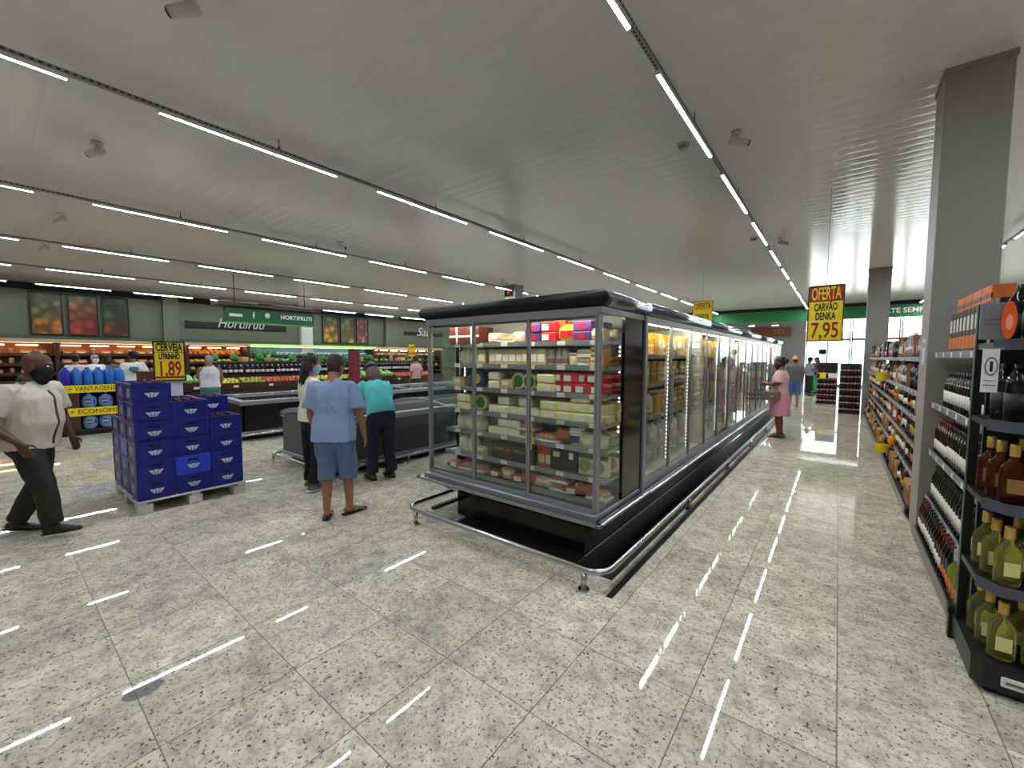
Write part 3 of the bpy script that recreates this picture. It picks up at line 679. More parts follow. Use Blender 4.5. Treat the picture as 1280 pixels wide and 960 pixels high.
M_darkglass = mat('dark_bottle_glass', (16, 18, 14), .06, spec=.7)
M_redglass = mat('wine_red_glass', (52, 12, 16), .08, spec=.6)
M_winelab = mat('wine_label', (226, 222, 212), .6)
M_capsule = mat('black_capsule', (18, 18, 20), .35)
M_redcap = mat('red_capsule', (96, 16, 22), .35)
M_gold = mat('gold_cap', (206, 168, 92), .3, .6)
M_amber = mat('amber_spirit', (120, 52, 18), .05, trans=.75, ior=1.35)
M_yelliq = mat('yellow_green_spirit', (240, 238, 140), .04, trans=.9, ior=1.35)
M_orangelab = mat('orange_label', (216, 110, 40), .5)
def bottle_prof(r, h, shoulder, neck): return [(r * .9, 0), (r, .006), (r, shoulder), (r * .92, shoulder + .02), (neck * 1.5, shoulder + .055), (neck, shoulder + .075), (neck, h - .03)]
def bottle(key, glass, lab, cap, r=.0375, h=.30, sh=.185, neck=.0145, lz=(.05, .14), label2=None, name='wine_bottle', cat='bottle', flat=1.0, n=14):
    ps = [('glass', MB().lathe(bottle_prof(r, h, sh, neck), n, flat=flat), glass), ('cap', MB().lathe([(neck + .0012, h - .075), (neck + .002, h), (neck, h + .002)], 10), cap)]
    if lab: ps.append(('label', MB().lathe([(r + .0008, lz[0]), (r + .0008, lz[1])], n, flat=flat), lab))
    proto(key, name, cat, ps)
bottle('wine', M_darkglass, M_winelab, M_capsule)
bottle('wine2', M_redglass, M_winelab, M_redcap, lz=(.04, .12))
bottle('wine3', M_darkglass, M_orangelab, M_redcap, lz=(.045, .10))
bottle('sparkling', mat('green_bottle_glass', (150, 150, 60), .06, trans=.4), M_orangelab, mat('silver_foil', (190, 194, 196), .3, .6), r=.043, h=.31, sh=.16, lz=(.05, .11), name='sparkling_wine_bottle')
def flask(key, liquid, cap, name):
    """broad shouldered spirit bottle"""
    body = MB().loft([(0, 0, .004), (0, 0, .012), (0, 0, .155), (0, 0, .185), (0, 0, .205), (0, 0, .225), (0, 0, .255)], [.047, .05, .05, .044, .026, .0155, .0155], [.032, .035, .035, .03, .022, .0155, .0155], (1, 0, 0), 18, 'flat')
    c = MB().lathe([(.0185, .235), (.0195, .24), (.0195, .292), (.017, .297)], 12)
    lb = MB().box(-.028, .028, -.0362, -.034, .055, .125, 0)
    proto(key, name, 'bottle', [('glass', body, liquid), ('cap', c, cap), ('label', lb, mat(key + '_label', (222, 220, 150) if key == 'cachaca' else (150, 110, 60), .4))])
flask('cachaca', M_yelliq, M_gold, 'spirit_bottle'); flask('brandy', M_amber, M_gold, 'spirit_bottle')
bottle('whisky', M_darkglass, mat('black_label', (40, 36, 34), .5), M_capsule, r=.042, h=.28, sh=.19, name='spirit_bottle')
PITCHN = .088
def wines(z, x, y0, y1, keys, where, depth=2, dx=.085):
    n = int((y1 - y0) / PITCHN)
    for d in range(depth):
        for i in range(n):
            y = y0 + PITCHN * (i + .5); k = keys[min(len(keys) - 1, int(len(keys) * i / n))]
            w = {'wine': 'dark wine bottle with white label', 'wine2': 'red-capped wine bottle', 'wine3': 'orange-labelled wine bottle', 'sparkling': 'yellow-green sparkling wine bottle'}[k]
            place(k, (x + dx * d, y, z + .001), random.uniform(-.4, .4), '%s, %s from right, %s row, %s' % (w, ORD[min(19, i)], ['front', 'second', 'third'][d], where), 'wine bottles beside the column')
wines(.10, .675, 3.62, 5.30, ['sparkling'] + ['wine3', 'wine2', 'wine', 'wine', 'wine2'], 'bottom of wine shelf')
wines(.41, .745, 3.62, 5.30, ['wine'], 'lowest raised wine shelf'); wines(.84, .745, 3.62, 5.30, ['wine', 'wine', 'wine2'], 'middle wine shelf')
wines(1.27, .745, 3.62, 5.10, ['wine2', 'wine', 'wine'], 'upper wine shelf')
# boxes on the top shelf
proto('giftbox', 'wine_gift_box', 'box', [('box', pbox(.10, .09, .31, .003), mat('black_carton', (34, 30, 30), .45)), ('band', MB().box(-.051, .051, -.0462, -.040, .03, .12), M_orangelab), ('label', MB().box(-.03, .03, -.0462, -.042, .16, .26), M_winelab)])
proto('orangebox', 'orange_box', 'box', [('box', pbox(.22, .10, .10, .003), M_orangelab), ('band', MB().box(-.111, .111, -.0515, -.045, .02, .05), M_redcap)])
for i in range(12):
    place('giftbox', (.76, 3.68 + .112 * i, 1.721), -math.pi / 2, 'black wine gift box, %s from right on the top wine shelf' % ORD[i], 'gift boxes on top of the wine shelf')
for i in range(4): place('orangebox', (.77, 3.95 + .235 * i, 2.032), -math.pi / 2, 'flat orange box lying on the gift boxes, %s from right' % ORD[i], 'orange boxes above the gift boxes')
# long drinks shelf: every bottle and box
bottle('liqueur', mat('brown_liqueur', (96, 58, 34), .1), M_winelab, M_gold, r=.042, h=.27, sh=.17, name='liqueur_bottle')
bottle('clear', mat('clear_spirit', (206, 206, 210), .06, trans=.5), mat('pink_paper', (210, 176, 180), .5), mat('pale_cap', (210, 210, 214), .4), r=.042, h=.30, sh=.2, name='spirit_bottle')
proto('carton6', 'bottle_carton', 'carton', [('carton', pbox(.22, .26, .24, .004), M_card), ('print', MB().box(-.09, .09, -.1315, -.128, .05, .17), mat('brown_print', (130, 72, 40), .6))])
bottle('rum', mat('dark_rum', (58, 34, 18), .08), mat('gold_label', (176, 140, 70), .5), M_gold, r=.042, h=.29, sh=.19, name='rum_bottle')
bottle('pinkb', M_redglass, mat('pink_wine_label', (190, 120, 130), .5), M_capsule, name='wine_bottle')
proto('redbox', 'bottle_box', 'box', [('box', pbox(.09, .09, .30, .003), mat('reddish_carton', (150, 96, 66), .5)), ('band', MB().box(-.046, .046, -.0462, -.040, .06, .16), M_winelab)])
seqs = {.10: ['carton6', 'wine', 'carton6', 'rum', 'pinkb', 'sparkling', 'whisky', 'wine'], .40: ['carton6', 'wine', 'rum', 'wine', 'whisky', 'liqueur', 'sparkling', 'wine2', 'pinkb', 'redbox'],
        .72: ['carton6', 'wine', 'whisky', 'wine', 'liqueur', 'rum', 'wine3', 'redbox', 'pinkb', 'wine2'], 1.02: ['wine3', 'wine', 'wine2', 'wine', 'liqueur', 'sparkling', 'rum', 'whisky', 'redbox'],
        1.30: ['carton6', 'wine', 'whisky', 'clear', 'liqueur', 'rum', 'redbox', 'pinkb'], 1.68: ['giftbox', 'giftbox', 'wine', 'redbox', 'clear', 'whisky', 'clear', 'wine']}
LW = {'whisky': 'black whisky bottle', 'rum': 'gold-labelled rum bottle', 'pinkb': 'pink-labelled bottle', 'redbox': 'reddish boxed bottle', 'carton6': 'cardboard bottle carton', 'wine': 'dark wine bottle', 'wine2': 'red-capped wine bottle', 'wine3': 'orange-labelled bottle', 'sparkling': 'yellow-green bottle', 'liqueur': 'brown liqueur bottle', 'clear': 'clear spirit bottle', 'giftbox': 'boxed bottle'}
for li, (z, sq) in enumerate(seqs.items()):
    y = 6.02; idx = 0; run = 0
    x = .69 if z < .2 else .765
    while y < 15.7:
        if run <= 0:
            k = random.choice(sq if y > 6.4 else sq[:4]); run = random.choice((1, 1, 2)) if k == 'carton6' else random.choice((2, 3, 4))
        run -= 1
        step = .235 if k == 'carton6' else (.11 if k == 'giftbox' else .098)
        sc = (1, .8, .9) if k == 'carton6' and z > .6 else random.uniform(.86, 1.06)
        xx = x + (.075 if k == 'carton6' else random.uniform(-.008, .02))
        place(k, (xx, y + step / 2, z + .001), -math.pi / 2 + random.uniform(-.5, .5) * (k not in ('carton6', 'giftbox')), '%s, number %d from the near column, %s level of the drinks shelf' % (LW[k], idx + 1, ['base', 'second', 'third', 'fourth', 'fifth', 'top'][li]), 'bottles on the long drinks shelf', sc=sc)
        idx += 1; y += step * (1.0 if y < 9 else 1.25)
# yellow tags sticking out into the aisle and an orange net
for nm, (y, z), w in (('upper', (9.3, 1.36), 'high'), ('lower', (8.4, .30), 'low')):
    t = thing('shelf_flag', 'yellow cardboard flag sticking out %s from the drinks shelf into the aisle' % w, 'tag', (.68, y, z))
    MB().loft([(.69, y, z + .02), (.50, y, z)], [.05, .09], [.004, .004], (0, 0, 1), 12, 'flat').build('card', mat('flag_yellow', (220, 190, 40), .5, noise_amt=.2, noise_scale=20), t)
    MB().box(.62, .70, y - .004, y + .004, z + .01, z + .02).build('clip', M_shelfgrey, t)
o_ = thing('orange_pouch', 'round orange pouch hanging at the front of the drinks shelf', 'pouch', (.67, 8.1, .50))
MB().ell((.655, 8.1, .48), .045, .06, .07).build('pouch', mat('orange_pouch', (236, 140, 20), .4), o_); MB().cyl((.66, 8.1, .54), (.675, 8.1, .60), .012, .02).build('tie', M_yellowp, o_)

# ------------------------------------------------------------------ bottle endcap at the right edge
EC = thing('endcap_shelf', 'black endcap shelf of yellow and amber spirit bottles at the right edge', 'shelf', (1.1, 3.25, 0))
def chamfer(x0, x1, y0, y1, c): return [(x0 + c, y0), (x1, y0), (x1, y1), (x0, y1), (x0, y0 + c * 1.4)]
MB().prism(chamfer(.60, 1.75, 3.02, 3.50, .035), .035, .165).build('base', M_gond, EC)
MB().prism(chamfer(.63, 1.73, 3.06, 3.48, .03), 0, .035).build('plinth', M_black, EC)
MB().box(.66, 1.72, 3.47, 3.50, .165, 1.98).build('back_panel', M_gond, EC)
MB().box(.605, .645, 3.46, 3.50, .165, 1.98, .003, 1).build('upright', M_gond, EC)
for z in (.55, .96, 1.36, 1.76):
    s = MB().prism(chamfer(.61, 1.73, 3.03, 3.47, .06), z - .032, z).build('shelf', M_gond, EC)
    e = MB().prism([(.672, 3.022), (1.73, 3.022), (1.73, 3.03), (.669, 3.03), (.61, 3.115), (.602, 3.11)], z - .04, z + .014); e.build('price_rail', mat('rail_slate', (74, 78, 90), .35), s)
bt = MB().box(.695, .80, 3.012, 3.022, .068, .118, .004, 1).build('base_tag', M_paper, EC); MB().box(.71, .785, 3.010, 3.0125, .086, .1).build('tag_print', M_shelfgrey, bt)
for z, key, w, ys in ((.166, 'cachaca', 'yellow-green spirit bottle', (3.10, 3.22, 3.34)), (.551, 'cachaca', 'yellow-green spirit bottle', (3.10, 3.22, 3.34)), (.961, 'brandy', 'amber spirit bottle', (3.12, 3.24, 3.36)), (1.361, 'whisky', 'black spirit bottle', (3.16, 3.29)), (1.761, 'whisky', 'black spirit bottle', (3.12, 3.27))):
    for d, y in enumerate(ys):
        for i in range(9):
            x = .685 + .112 * i + (.02 if d == 0 else 0) - (.01 if d == 2 else 0)
            if z > 1.5: x += .03
            place(key, (x, y, z), random.uniform(-.25, .25), '%s, %s from left, %s row, %s endcap shelf' % (w, ORD[i], ['front', 'middle', 'rear'][d], {.166: 'lowest', .551: 'second', .961: 'third', 1.361: 'fourth', 1.761: 'top'}[z]), 'spirit bottles on the endcap')
hs = thing('header_sign', 'grey header board with orange disc on top of the bottle endcap', 'sign', (.75, 3.04, 1.78))
MB().box(.535, .625, 3.015, 3.03, 1.77, 1.945, .003, 1).build('board', mat('header_grey', (120, 122, 128), .4), hs)
MB().loft([(.625, 3.012, 1.86), (.625, 2.995, 1.86)], [.024, .024], [.088, .088], (1, 0, 0), 28, 'flat').build('disc', mat('orange_disc', (226, 92, 44), .35), hs)
MB().loft([(.625, 2.996, 1.85), (.625, 2.9935, 1.85)], [.012, .012], [.036, .036], (1, 0, 0), 16, 'flat').build('pale_patch', mat('pale_orange', (240, 160, 130), .5), hs)
for k in range(2): MB().box(.553, .592, 3.013, 3.016, 1.84 + .022 * k, 1.846 + .022 * k).build('red_line', mat('dull_red_%d' % k, (136, 84, 84), .5), hs)
cr = thing('card_sign', 'white card with a circular emblem hanging by the endcap post', 'sign', (.58, 3.0, 1.62))
MB().box(.550, .606, 3.005, 3.010, 1.515, 1.725, .001, 1).build('card', M_paper, cr)
MB().loft([(.580, 3.004, 1.64), (.580, 3.002, 1.64)], [.022, .022], [.046, .046], (1, 0, 0), 24, 'flat').build('ring', M_shelfgrey, cr)
MB().loft([(.580, 3.0018, 1.64), (.580, 3.001, 1.64)], [.017, .017], [.038, .038], (1, 0, 0), 24, 'flat').build('ring_inner', M_paper, cr)
MB().box(.575, .585, 2.9995, 3.001, 1.615, 1.665).build('emblem', M_ink, cr); MB().box(.558, .598, 3.003, 3.005, 1.548, 1.552).box(.558, .598, 3.003, 3.005, 1.57, 1.573).build('text_line', M_redpack, cr)
MB().box(.553, .62, 3.01, 3.04, 1.722, 1.732).build('clip', M_steel, cr)
# black bin foot between wine shelf and endcap
tb = thing('shelf_foot_block', 'black plastic block on the floor between wine shelf and endcap', 'block', (.60, 3.53, 0))
MB().box(.585, .64, 3.505, 3.555, 0, .19, .004, 1).build('block', M_black, tb); MB().box(.578, .645, 3.50, 3.56, .15, .20, .006, 1).build('collar', M_black, tb)
# small notice on the column
nt_ = thing('column_notice', 'pale blue notice stuck on the aisle side of the near column', 'notice', (.64, 5.6, 1.75))
MB().box(.638, .644, 5.50, 5.68, 1.62, 1.86).build('sheet', mat('pale_blue_sheet', (206, 214, 226), .5), nt_); MB().box(.6365, .638, 5.52, 5.66, 1.78, 1.83).build('heading', M_shelfgrey, nt_)

# ------------------------------------------------------------------ beer crates on the pallet
M_crate = mat('blue_crate', (28, 42, 170), .33); M_crate2 = mat('blue_crate_bright', (40, 66, 205), .33); M_crate3 = mat('blue_crate_dark', (20, 28, 124), .36)
M_emb = mat('white_print', (206, 210, 222), .5)
M_pal = mat('white_pallet', (196, 194, 188), .6, noise_amt=.06, noise_scale=10)
pl = thing('pallet', 'white pallet carrying the stacks of blue beer crates', 'pallet', (-6.35, 1.42, 0))
for k in range(5):
    x = -6.97 + .2775 * k; MB().box(x, x + .14, .92, 1.93, .118, .14, .003, 1).build('deck_board', M_pal, pl)
MB().box(-6.97, -5.72, .92, 1.0, .098, .118).box(-6.97, -5.72, 1.385, 1.465, .098, .118).box(-6.97, -5.72, 1.85, 1.93, .098, .118).build('stringer', M_pal, pl)
for x in (-6.97, -6.42, -5.87):
    for y in (.92, 1.36, 1.80): MB().box(x, x + .15, y, y + .13, 0, .098, .006, 1).build('block', M_pal, pl)
CW, CD, CH = .327, .41, .208      # along y, along x, height
def crate_mb():
    mb = MB(); hx, hy = CD / 2, CW / 2; t = .012
    mb.box(-hx + .006, hx - .006, -hy + .006, hy - .006, .004, .02)
    for a in ((-hx + .006, -hx + .006 + t, -hy + .006, hy - .006), (hx - .006 - t, hx - .006, -hy + .006, hy - .006), (-hx + .006, hx - .006, -hy + .006, -hy + .006 + t), (-hx + .006, hx - .006, hy - .006 - t, hy - .006)):
        mb.box(*a, .01, CH - .004)
    for z0, z1, o in ((CH - .03, CH - .002, 0.0), (.0, .012, .004), (.05, .058, .001)):   # rims
        o2 = o
        mb.box(-hx + o2, hx - o2, -hy + o2, -hy + .014, z0, z1, .003, 1).box(-hx + o2, hx - o2, hy - .014, hy - o2, z0, z1, .003, 1)
        mb.box(-hx + o2, -hx + .014, -hy + .014, hy - .014, z0, z1).box(hx - .014, hx - o2, -hy + .014, hy - .014, z0, z1)
    for sx in (-1, 1):
        for sy in (-1, 1): mb.box(sx * hx - (.026 if sx > 0 else 0), sx * hx + (.026 if sx < 0 else 0), sy * hy - (.026 if sy > 0 else 0), sy * hy + (.026 if sy < 0 else 0), .01, CH - .004, .004, 1)
    return mb
def wing(mb, s, M):
    for k, (y0, y1, w) in enumerate(((.0, .012, .062), (.017, .029, .050), (.034, .044, .036))):
        mb.prism([(s * .012, -y0), (s * w, -y0 + .004), (s * (w - .008), -y1), (s * .016, -y1)][:: s], 0, .002, M)
cpro = bpy.data.objects.new('beer_crate', None); COL.objects.link(cpro)
cshell = crate_mb().build('shell', M_crate, cpro, local=True)
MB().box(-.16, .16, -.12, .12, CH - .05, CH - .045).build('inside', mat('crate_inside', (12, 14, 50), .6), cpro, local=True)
for fx in (1, -1):
    eb = MB(); M = Matrix.Translation((fx * (CD / 2 - .003), 0, .105)) @ (FACE['+X'].to_4x4() if fx > 0 else Matrix.Rotation(math.pi, 4, 'Z') @ FACE['+X'].to_4x4())
    wing(eb, 1, M); wing(eb, -1, M)
    eb.prism([(-.014, .006), (.014, .006), (.004, -.05), (-.004, -.05)], 0, .0022, M); eb.build('emblem', M_emb, cpro, local=True)
    MB().box(fx * (CD / 2 - .006), fx * (CD / 2 - .002), -.05, .05, .148, .170, 0).build('handle_slot', mat('slot_dark', (10, 12, 44), .7), cpro, local=True)
sd = MB()
for fy in (1, -1):
    for k in range(2): sd.box(-.07 + .07 * k, -.005 + .07 * k, fy * (CW / 2 - .005), fy * (CW / 2 - .003), .055, .15)
sd.build('side_print', mat('greyish_print', (150, 154, 170), .5), cpro, local=True)
# caps of the bottles inside
cm = MB()
M_cap = mat('wine_coloured_cap', (110, 40, 70), .35)
bcap = bpy.data.objects.new('beer_bottle', None); COL.objects.link(bcap)
MB().lathe([(.028, 0), (.03, .004), (.03, .12), (.013, .165), (.0125, .19)], 10).build('glass', mat('brown_beer_glass', (60, 30, 14), .1), bcap, local=True)
MB().lathe([(.0145, .186), (.0145, .196), (.012, .199)], 10).build('cap', M_cap, bcap, local=True)
heights = [[6, 5, 4], [5, 5, 5], [4, 4, 4]]
usedc = False; usedb = False
shell_var = []
for m_ in (M_crate2, M_crate3):
    q_ = cshell.data.copy(); q_.materials.clear(); q_.materials.append(m_); shell_var.append(q_)
for ix in range(3):
    for iy in range(3):
        n = heights[ix][iy]
        for l in range(n):
            o = cpro if not usedc else copy_tree(cpro); usedc = True
            o.location = (-5.935 - .415 * ix, 1.09 + .33 * iy, .1405 + CH * l)
            o.rotation_euler = (0, 0, random.uniform(-.012, .012))
            if (ix, iy, l) in ((0, 1, 1), (0, 0, 3), (0, 0, 0), (0, 1, 4), (0, 2, 1), (1, 0, 2)): KIDS[o.name][0].data = shell_var[0 if (ix, iy, l) in ((0, 1, 1), (1, 0, 2)) else 1]
            tag(o, 'blue beer crate, %s up in the %s stack of the %s' % (ORD[l], ['left', 'middle', 'right'][iy], ['front row', 'middle row', 'back row'][ix]), 'crate', 'beer crates on the white pallet')
        if (ix, iy) in ((0, 0), (0, 1), (0, 2), (1, 1), (1, 2)):
            for bx in range(3):
                for by in range(3):
                    b = bcap if not usedb else copy_tree(bcap); usedb = True
                    b.location = (-5.935 - .415 * ix + (bx - 1) * .11, 1.09 + .33 * iy + (by - 1) * .09, .1405 + CH * (n - 1) + .02)
                    tag(b, 'capped beer bottle in the top crate of the %s stack, %s row' % (['left', 'middle', 'right'][iy], ['front', 'middle'][ix]), 'bottle', 'beer bottles in the top crates, %d %d' % (ix, iy))
# top-left crate lies turned, with the long print
tc_ = copy_tree(cpro)
tc_.location = (-5.935 - .415, 1.09, .1405 + CH * 5); tc_.rotation_euler = (0, 0, .02)
tag(tc_, 'blue beer crate crowning the left stack of the middle row', 'crate', 'beer crates on the white pallet')

# ------------------------------------------------------------------ price signs
def sign(name, label, loc, w, h, face, rz, rows, frame=True):
    s = thing(name, label, 'sign', loc, rz)
    F = FACE[face].to_4x4(); M = Matrix.Translation(loc) @ Matrix.Rotation(rz, 4, 'Z') @ F
    def bx(a, b, c, d, n0, n1): return MB().merge(MB().box(a, b, c, d, n0, n1).bm, M)
    bx(-w / 2, w / 2, -h / 2, h / 2, -.004, 0).build('card', M_yellow, s)
    if frame:
        fr = MB(); t = .012
        for a in ((-w / 2 - t, -w / 2 + .004, -h / 2 - t, h / 2 + t), (w / 2 - .004, w / 2 + t, -h / 2 - t, h / 2 + t), (-w / 2, w / 2, -h / 2 - t, -h / 2 + .004), (-w / 2, w / 2, h / 2 - .004, h / 2 + t)): fr.merge(MB().box(*a, -.008, .006).bm, M)
        fr.build('frame', M_darkmetal, s)
    for txt, v, size, m, wd, band in rows:
        if band: bx(-w / 2 + .006, w / 2 - .006, v - band[0], v + band[0], 0, .0015).build('band', band[1], s)
        if not txt: continue
        me = text_mesh(txt, size, .002, 0, .004).copy(); me.materials.clear(); me.materials.append(m)
        xs = [q.co.x for q in me.vertices]; k = wd / (max(xs) - min(xs))
        me.transform(wmat(s).inverted() @ M @ Matrix.Translation((0, v, .003)) @ Matrix.Diagonal((k, 1, 1, 1))); link('lettering', me, s)
    return s
s1 = sign('price_sign', 'yellow framed price sign reading CERVEJA standing on the beer crates', (-6.42, 1.40, 1.615), .285, .46, '+X', -.16,
          [('CERVEJA', .165, .13, M_ink, .255, None), ('LITRINHO', .055, .095, M_ink, .20, None), ('1,89', -.10, .25, M_red, .20, None), ('', -.195, 0, None, 0, (.012, M_red)), ('', .005, 0, None, 0, (.003, M_orangelab)), ('', .108, 0, None, 0, (.006, mat('olive_line', (150, 140, 30), .5)))])
MB().box(-6.43, -6.425, 1.36, 1.52, 1.19, 1.40).build('stand_card', mat('lilac_card', (206, 204, 222), .6), s1)
s2 = sign('hanging_price_sign', 'large hanging OFERTA sign for charcoal at 7,95 in the right aisle', (-.19, 8.0, 2.355), .43, .82, '-Y', -.16,
          [('OFERTA', .295, .27, M_yellow, .37, (.112, M_red)), ('CARVÃO', .095, .16, M_ink, .29, None), ('DENKA', -.045, .16, M_ink, .25, None), ('7,95', -.265, .33, M_red, .34, None), ('', -.12, 0, None, 0, (.004, M_paper))])
MB().tube([(-.19, 8.0, 2.78), (-.19, 8.0, 4.24)], .003, 6).box(-.40, .02, 7.992, 8.008, 2.77, 2.785).build('hanger', M_darkmetal, s2)
s3 = sign('hanging_price_sign', 'hanging OFERTA sign partly hidden behind the fridge canopy', (-3.42, 14.0, 3.0), .60, .85, '-Y', -.12,
          [('OFERTA', .27, .27, M_red, .52, None), ('OFERTA', -.05, .2, M_ink, .4, None)])
MB().tube([(-3.42, 14.0, 3.43), (-3.42, 14.0, 4.24)], .003, 6).build('hanger', M_darkmetal, s3)

# ------------------------------------------------------------------ jug stand behind the man
JS = thing('jug_stand', 'brown stand with yellow VANTAGENS bands displaying blue jugs', 'stand', (-12.9, 1.45, 0))
M_jst = mat('brown_stand', (74, 40, 30), .5)
MB().box(-13.3, -12.5, .92, 1.98, 0, .09).build('plinth', M_black, JS)
MB().box(-13.3, -13.26, .92, 1.98, .09, 1.04).build('back_panel', M_jst, JS)
for y in (.92, 1.95): MB().box(-13.26, -12.52, y, y + .03, .09, 1.04).build('side_panel', M_jst, JS)
for z in (.09, .53, 1.02): MB().box(-13.26, -12.52, .95, 1.95, z, z + .03).build('shelf', M_jst, JS)
MB().box(-12.52, -12.50, .95, 1.20, .12, .40).build('front_panel', M_jst, JS); MB().box(-12.52, -12.50, .95, 1.20, .58, .90).build('front_panel', M_jst, JS)
for z0, z1, t in ((.90, 1.06, '+ VANTAGENS +'), (.41, .58, '+ ECONOMIA')):
    bd = MB().box(-12.515, -12.495, .95, 1.99, z0, z1).build('yellow_band', M_yellow, JS)
    lettering(t, .13, (-12.493, 1.45, (z0 + z1) / 2), '+X', M_ink, JS, width=.80)
M_jug = mat('blue_jug', (58, 130, 226), .25, trans=.25); M_jugd = mat('indigo_jug', (52, 40, 190), .25, trans=.2)
def jug(key, m, lab):
    w = .118 if lab else .078
    body = MB().loft([(0, 0, .02), (0, 0, .05), (0, 0, .12), (0, 0, .20), (0, 0, .25), (0, 0, .285)] if lab else [(0, 0, .012), (0, 0, .03), (0, 0, .25), (0, 0, .30), (0, 0, .335)], [w * .7, w * .92, w, w * .95, w * .72, w * .3] if lab else [w * .94, w, w, w * .85, w * .45], [.07, .08, .085, .08, .065, .03] if lab else [.075, .08, .08, .07, .04], (1, 0, 0), 18)
    cp = MB().lathe([(.026, .29 if lab else .34), (.026, .325 if lab else .375), (.022, .33 if lab else .38)], 12)
    ps = [('body', body, m), ('cap', cp, m)]
    if lab:
        ps.append(('handle_gap', MB().loft([(.072, -.066, .12), (.074, -.068, .19)], [.014, .012], [.012, .012], (1, 0, 0), 10), M_bluelab))
        ps.append(('label', MB().loft([(-.025, -.082, .15), (-.025, -.087, .15)], [.06, .06], [.045, .045], (1, 0, 0), 20, 'flat'), mat('dark_blue_label', (30, 36, 80), .4)))
        ps.append(('label_stripe', MB().box(-.075, .025, -.0885, -.086, .135, .158), mat('pale_red_stripe', (226, 190, 200), .4), 3))
        ps.append(('label_band', MB().box(-.06, .02, -.0885, -.086, .162, .178), M_redpack, 3))
    else: ps.append(('handle', MB().loft([(.0, .04, .325), (0, .02, .37), (0, -.03, .372), (0, -.06, .32)], [.011] * 4, None, (1, 0, 0), 8), m))
    proto(key, name_of[key], 'jug', ps)
name_of = {'jug': 'detergent_jug', 'jugd': 'detergent_jug', 'jugl': 'detergent_jug'}
jug('jug', M_jug, False); jug('jugd', M_jugd, False); jug('jugl', mat('pale_blue_jug', (96, 140, 190), .3), True)
for d in range(2):
    for i in range(6):
        place('jugd' if i == 0 and d == 0 else 'jug', (-12.63 - .2 * d, 1.03 + .166 * i, 1.051), math.pi / 2, '%s jug, %s from left, %s row on top of the stand' % ('indigo' if i == 0 and d == 0 else 'bright blue', ORD[i], ['front', 'rear'][d]), 'blue jugs on the stand')
for z, r_ in ((.561, 'middle'), (.121, 'bottom')):
    for i in range(2): place('jugl', (-12.60, 1.35 + .255 * i, z), math.pi / 2, 'round pale blue jug with striped oval label, %s from left, %s shelf of stand' % (ORD[i], r_), 'labelled jugs inside the stand')
# ------------------------------------------------------------------ bottle stacks at the far end of the aisle
for nm, x0, x1, y0, y1, rows_, cols, z0 in (('right', .05, .56, 16.0, 16.5, 7, 6, .08), ('left', -.60, .0, 18.9, 19.5, 6, 6, .08)):
    st = thing('stack_rack', '%s dark rack of stacked jars at the far end of the aisle' % ('nearer' if nm == 'right' else 'farther'), 'rack', ((x0 + x1) / 2, y0, 0))
    MB().box(x0, x1, y0, y1, 0, .08).build('base', M_black, st); MB().box(x0, x1, y1 - .03, y1, .08, 1.5).build('back_panel', M_gond, st)
    MB().box(x1 - .02, x1, y0, y1, .08, 1.45).build('side_panel', M_shelfgrey, st)
    if nm == 'right': proto('jar', 'sauce_jar', 'jar', [('glass', MB().lathe([(.034, 0), (.038, .006), (.038, .13), (.03, .15)], 12), mat('dark_sauce', (52, 26, 22), .15)), ('lid', MB().lathe([(.034, .148), (.034, .175)], 12), M_gond), ('label', MB().lathe([(.0388, .03), (.0388, .075)], 12), mat('pinkish_label', (190, 150, 150), .5))])
    for l in range(rows_):
        z = z0 + .195 * l
        MB().box(x0, x1 - .02, y0 + .02, y1 - .03, z - .012 if l else z - .003, z).build('tray', M_jst, st)
        for i in range(cols): place('jar', (x0 + .045 + (x1 - x0 - .10) * i / (cols - 1), y0 + .07, z + .001), random.uniform(-.3, .3), 'dark jar, %s from left, layer %s of the %s rack' % (ORD[i], ['one', 'two', 'three', 'four', 'five', 'six', 'seven'][l], 'nearer' if nm == 'right' else 'farther'), 'jars on the %s rack' % nm)
    if nm == 'left':
        MB().box(x0 + .08, x0 + .26, y0 - .02, y0 - .012, .93, 1.14).build('yellow_card', M_yellow, st); MB().box(x0 + .33, x1 - .01, y0 - .02, y0 - .012, .95, 1.12).build('white_card', M_paper, st)
# checkouts in front of the windows
for i, x in enumerate((-.9, 1.5, 3.6)):
    c = thing('checkout_counter', 'dark checkout counter before the bright windows, %s from left' % ORD[i], 'counter', (x, 27, 0))
    MB().box(x - .3, x + .3, 26, 28.4, 0, .85, .02).build('body', M_gond, c); MB().box(x - .34, x + .34, 25.9, 28.5, .85, .90, .01).build('worktop', M_shelfgrey, c)
    MB().box(x - .2, x + .15, 27.2, 27.25, 1.05, 1.40).box(x - .03, x + .0, 27.22, 27.25, .9, 1.1).build('monitor', M_black, c)
    MB().cyl((x + .25, 26.2, .9), (x + .25, 26.2, 2.1), .02).build('pole', M_steel, c); MB().box(x + .1, x + .4, 26.15, 26.2, 1.85, 2.1).build('number_board', M_blackgloss, c)
    for k in range(3): MB().box(x - .25 + .16 * k, x - .12 + .16 * k, 25.86, 25.90, .25, 1.25).build('snack_rack', mat('rack_%d' % (i * 3 + k), [(150, 60, 60), (70, 110, 150), (190, 170, 80)][k], .5), c)
bs = thing('hall_sign', 'brown hanging sign on the grey wall beyond the fridges', 'sign', (-3.46, 30.9, 3.3))
MB().box(-4.52, -2.40, 30.86, 30.96, 3.0, 3.58, .01, 1).build('board', mat('brown_sign', (136, 86, 62), .5), bs); lettering('TO', .42, (-3.05, 30.85, 3.28), '-Y', mat('sign_tan', (190, 150, 120), .5), bs)
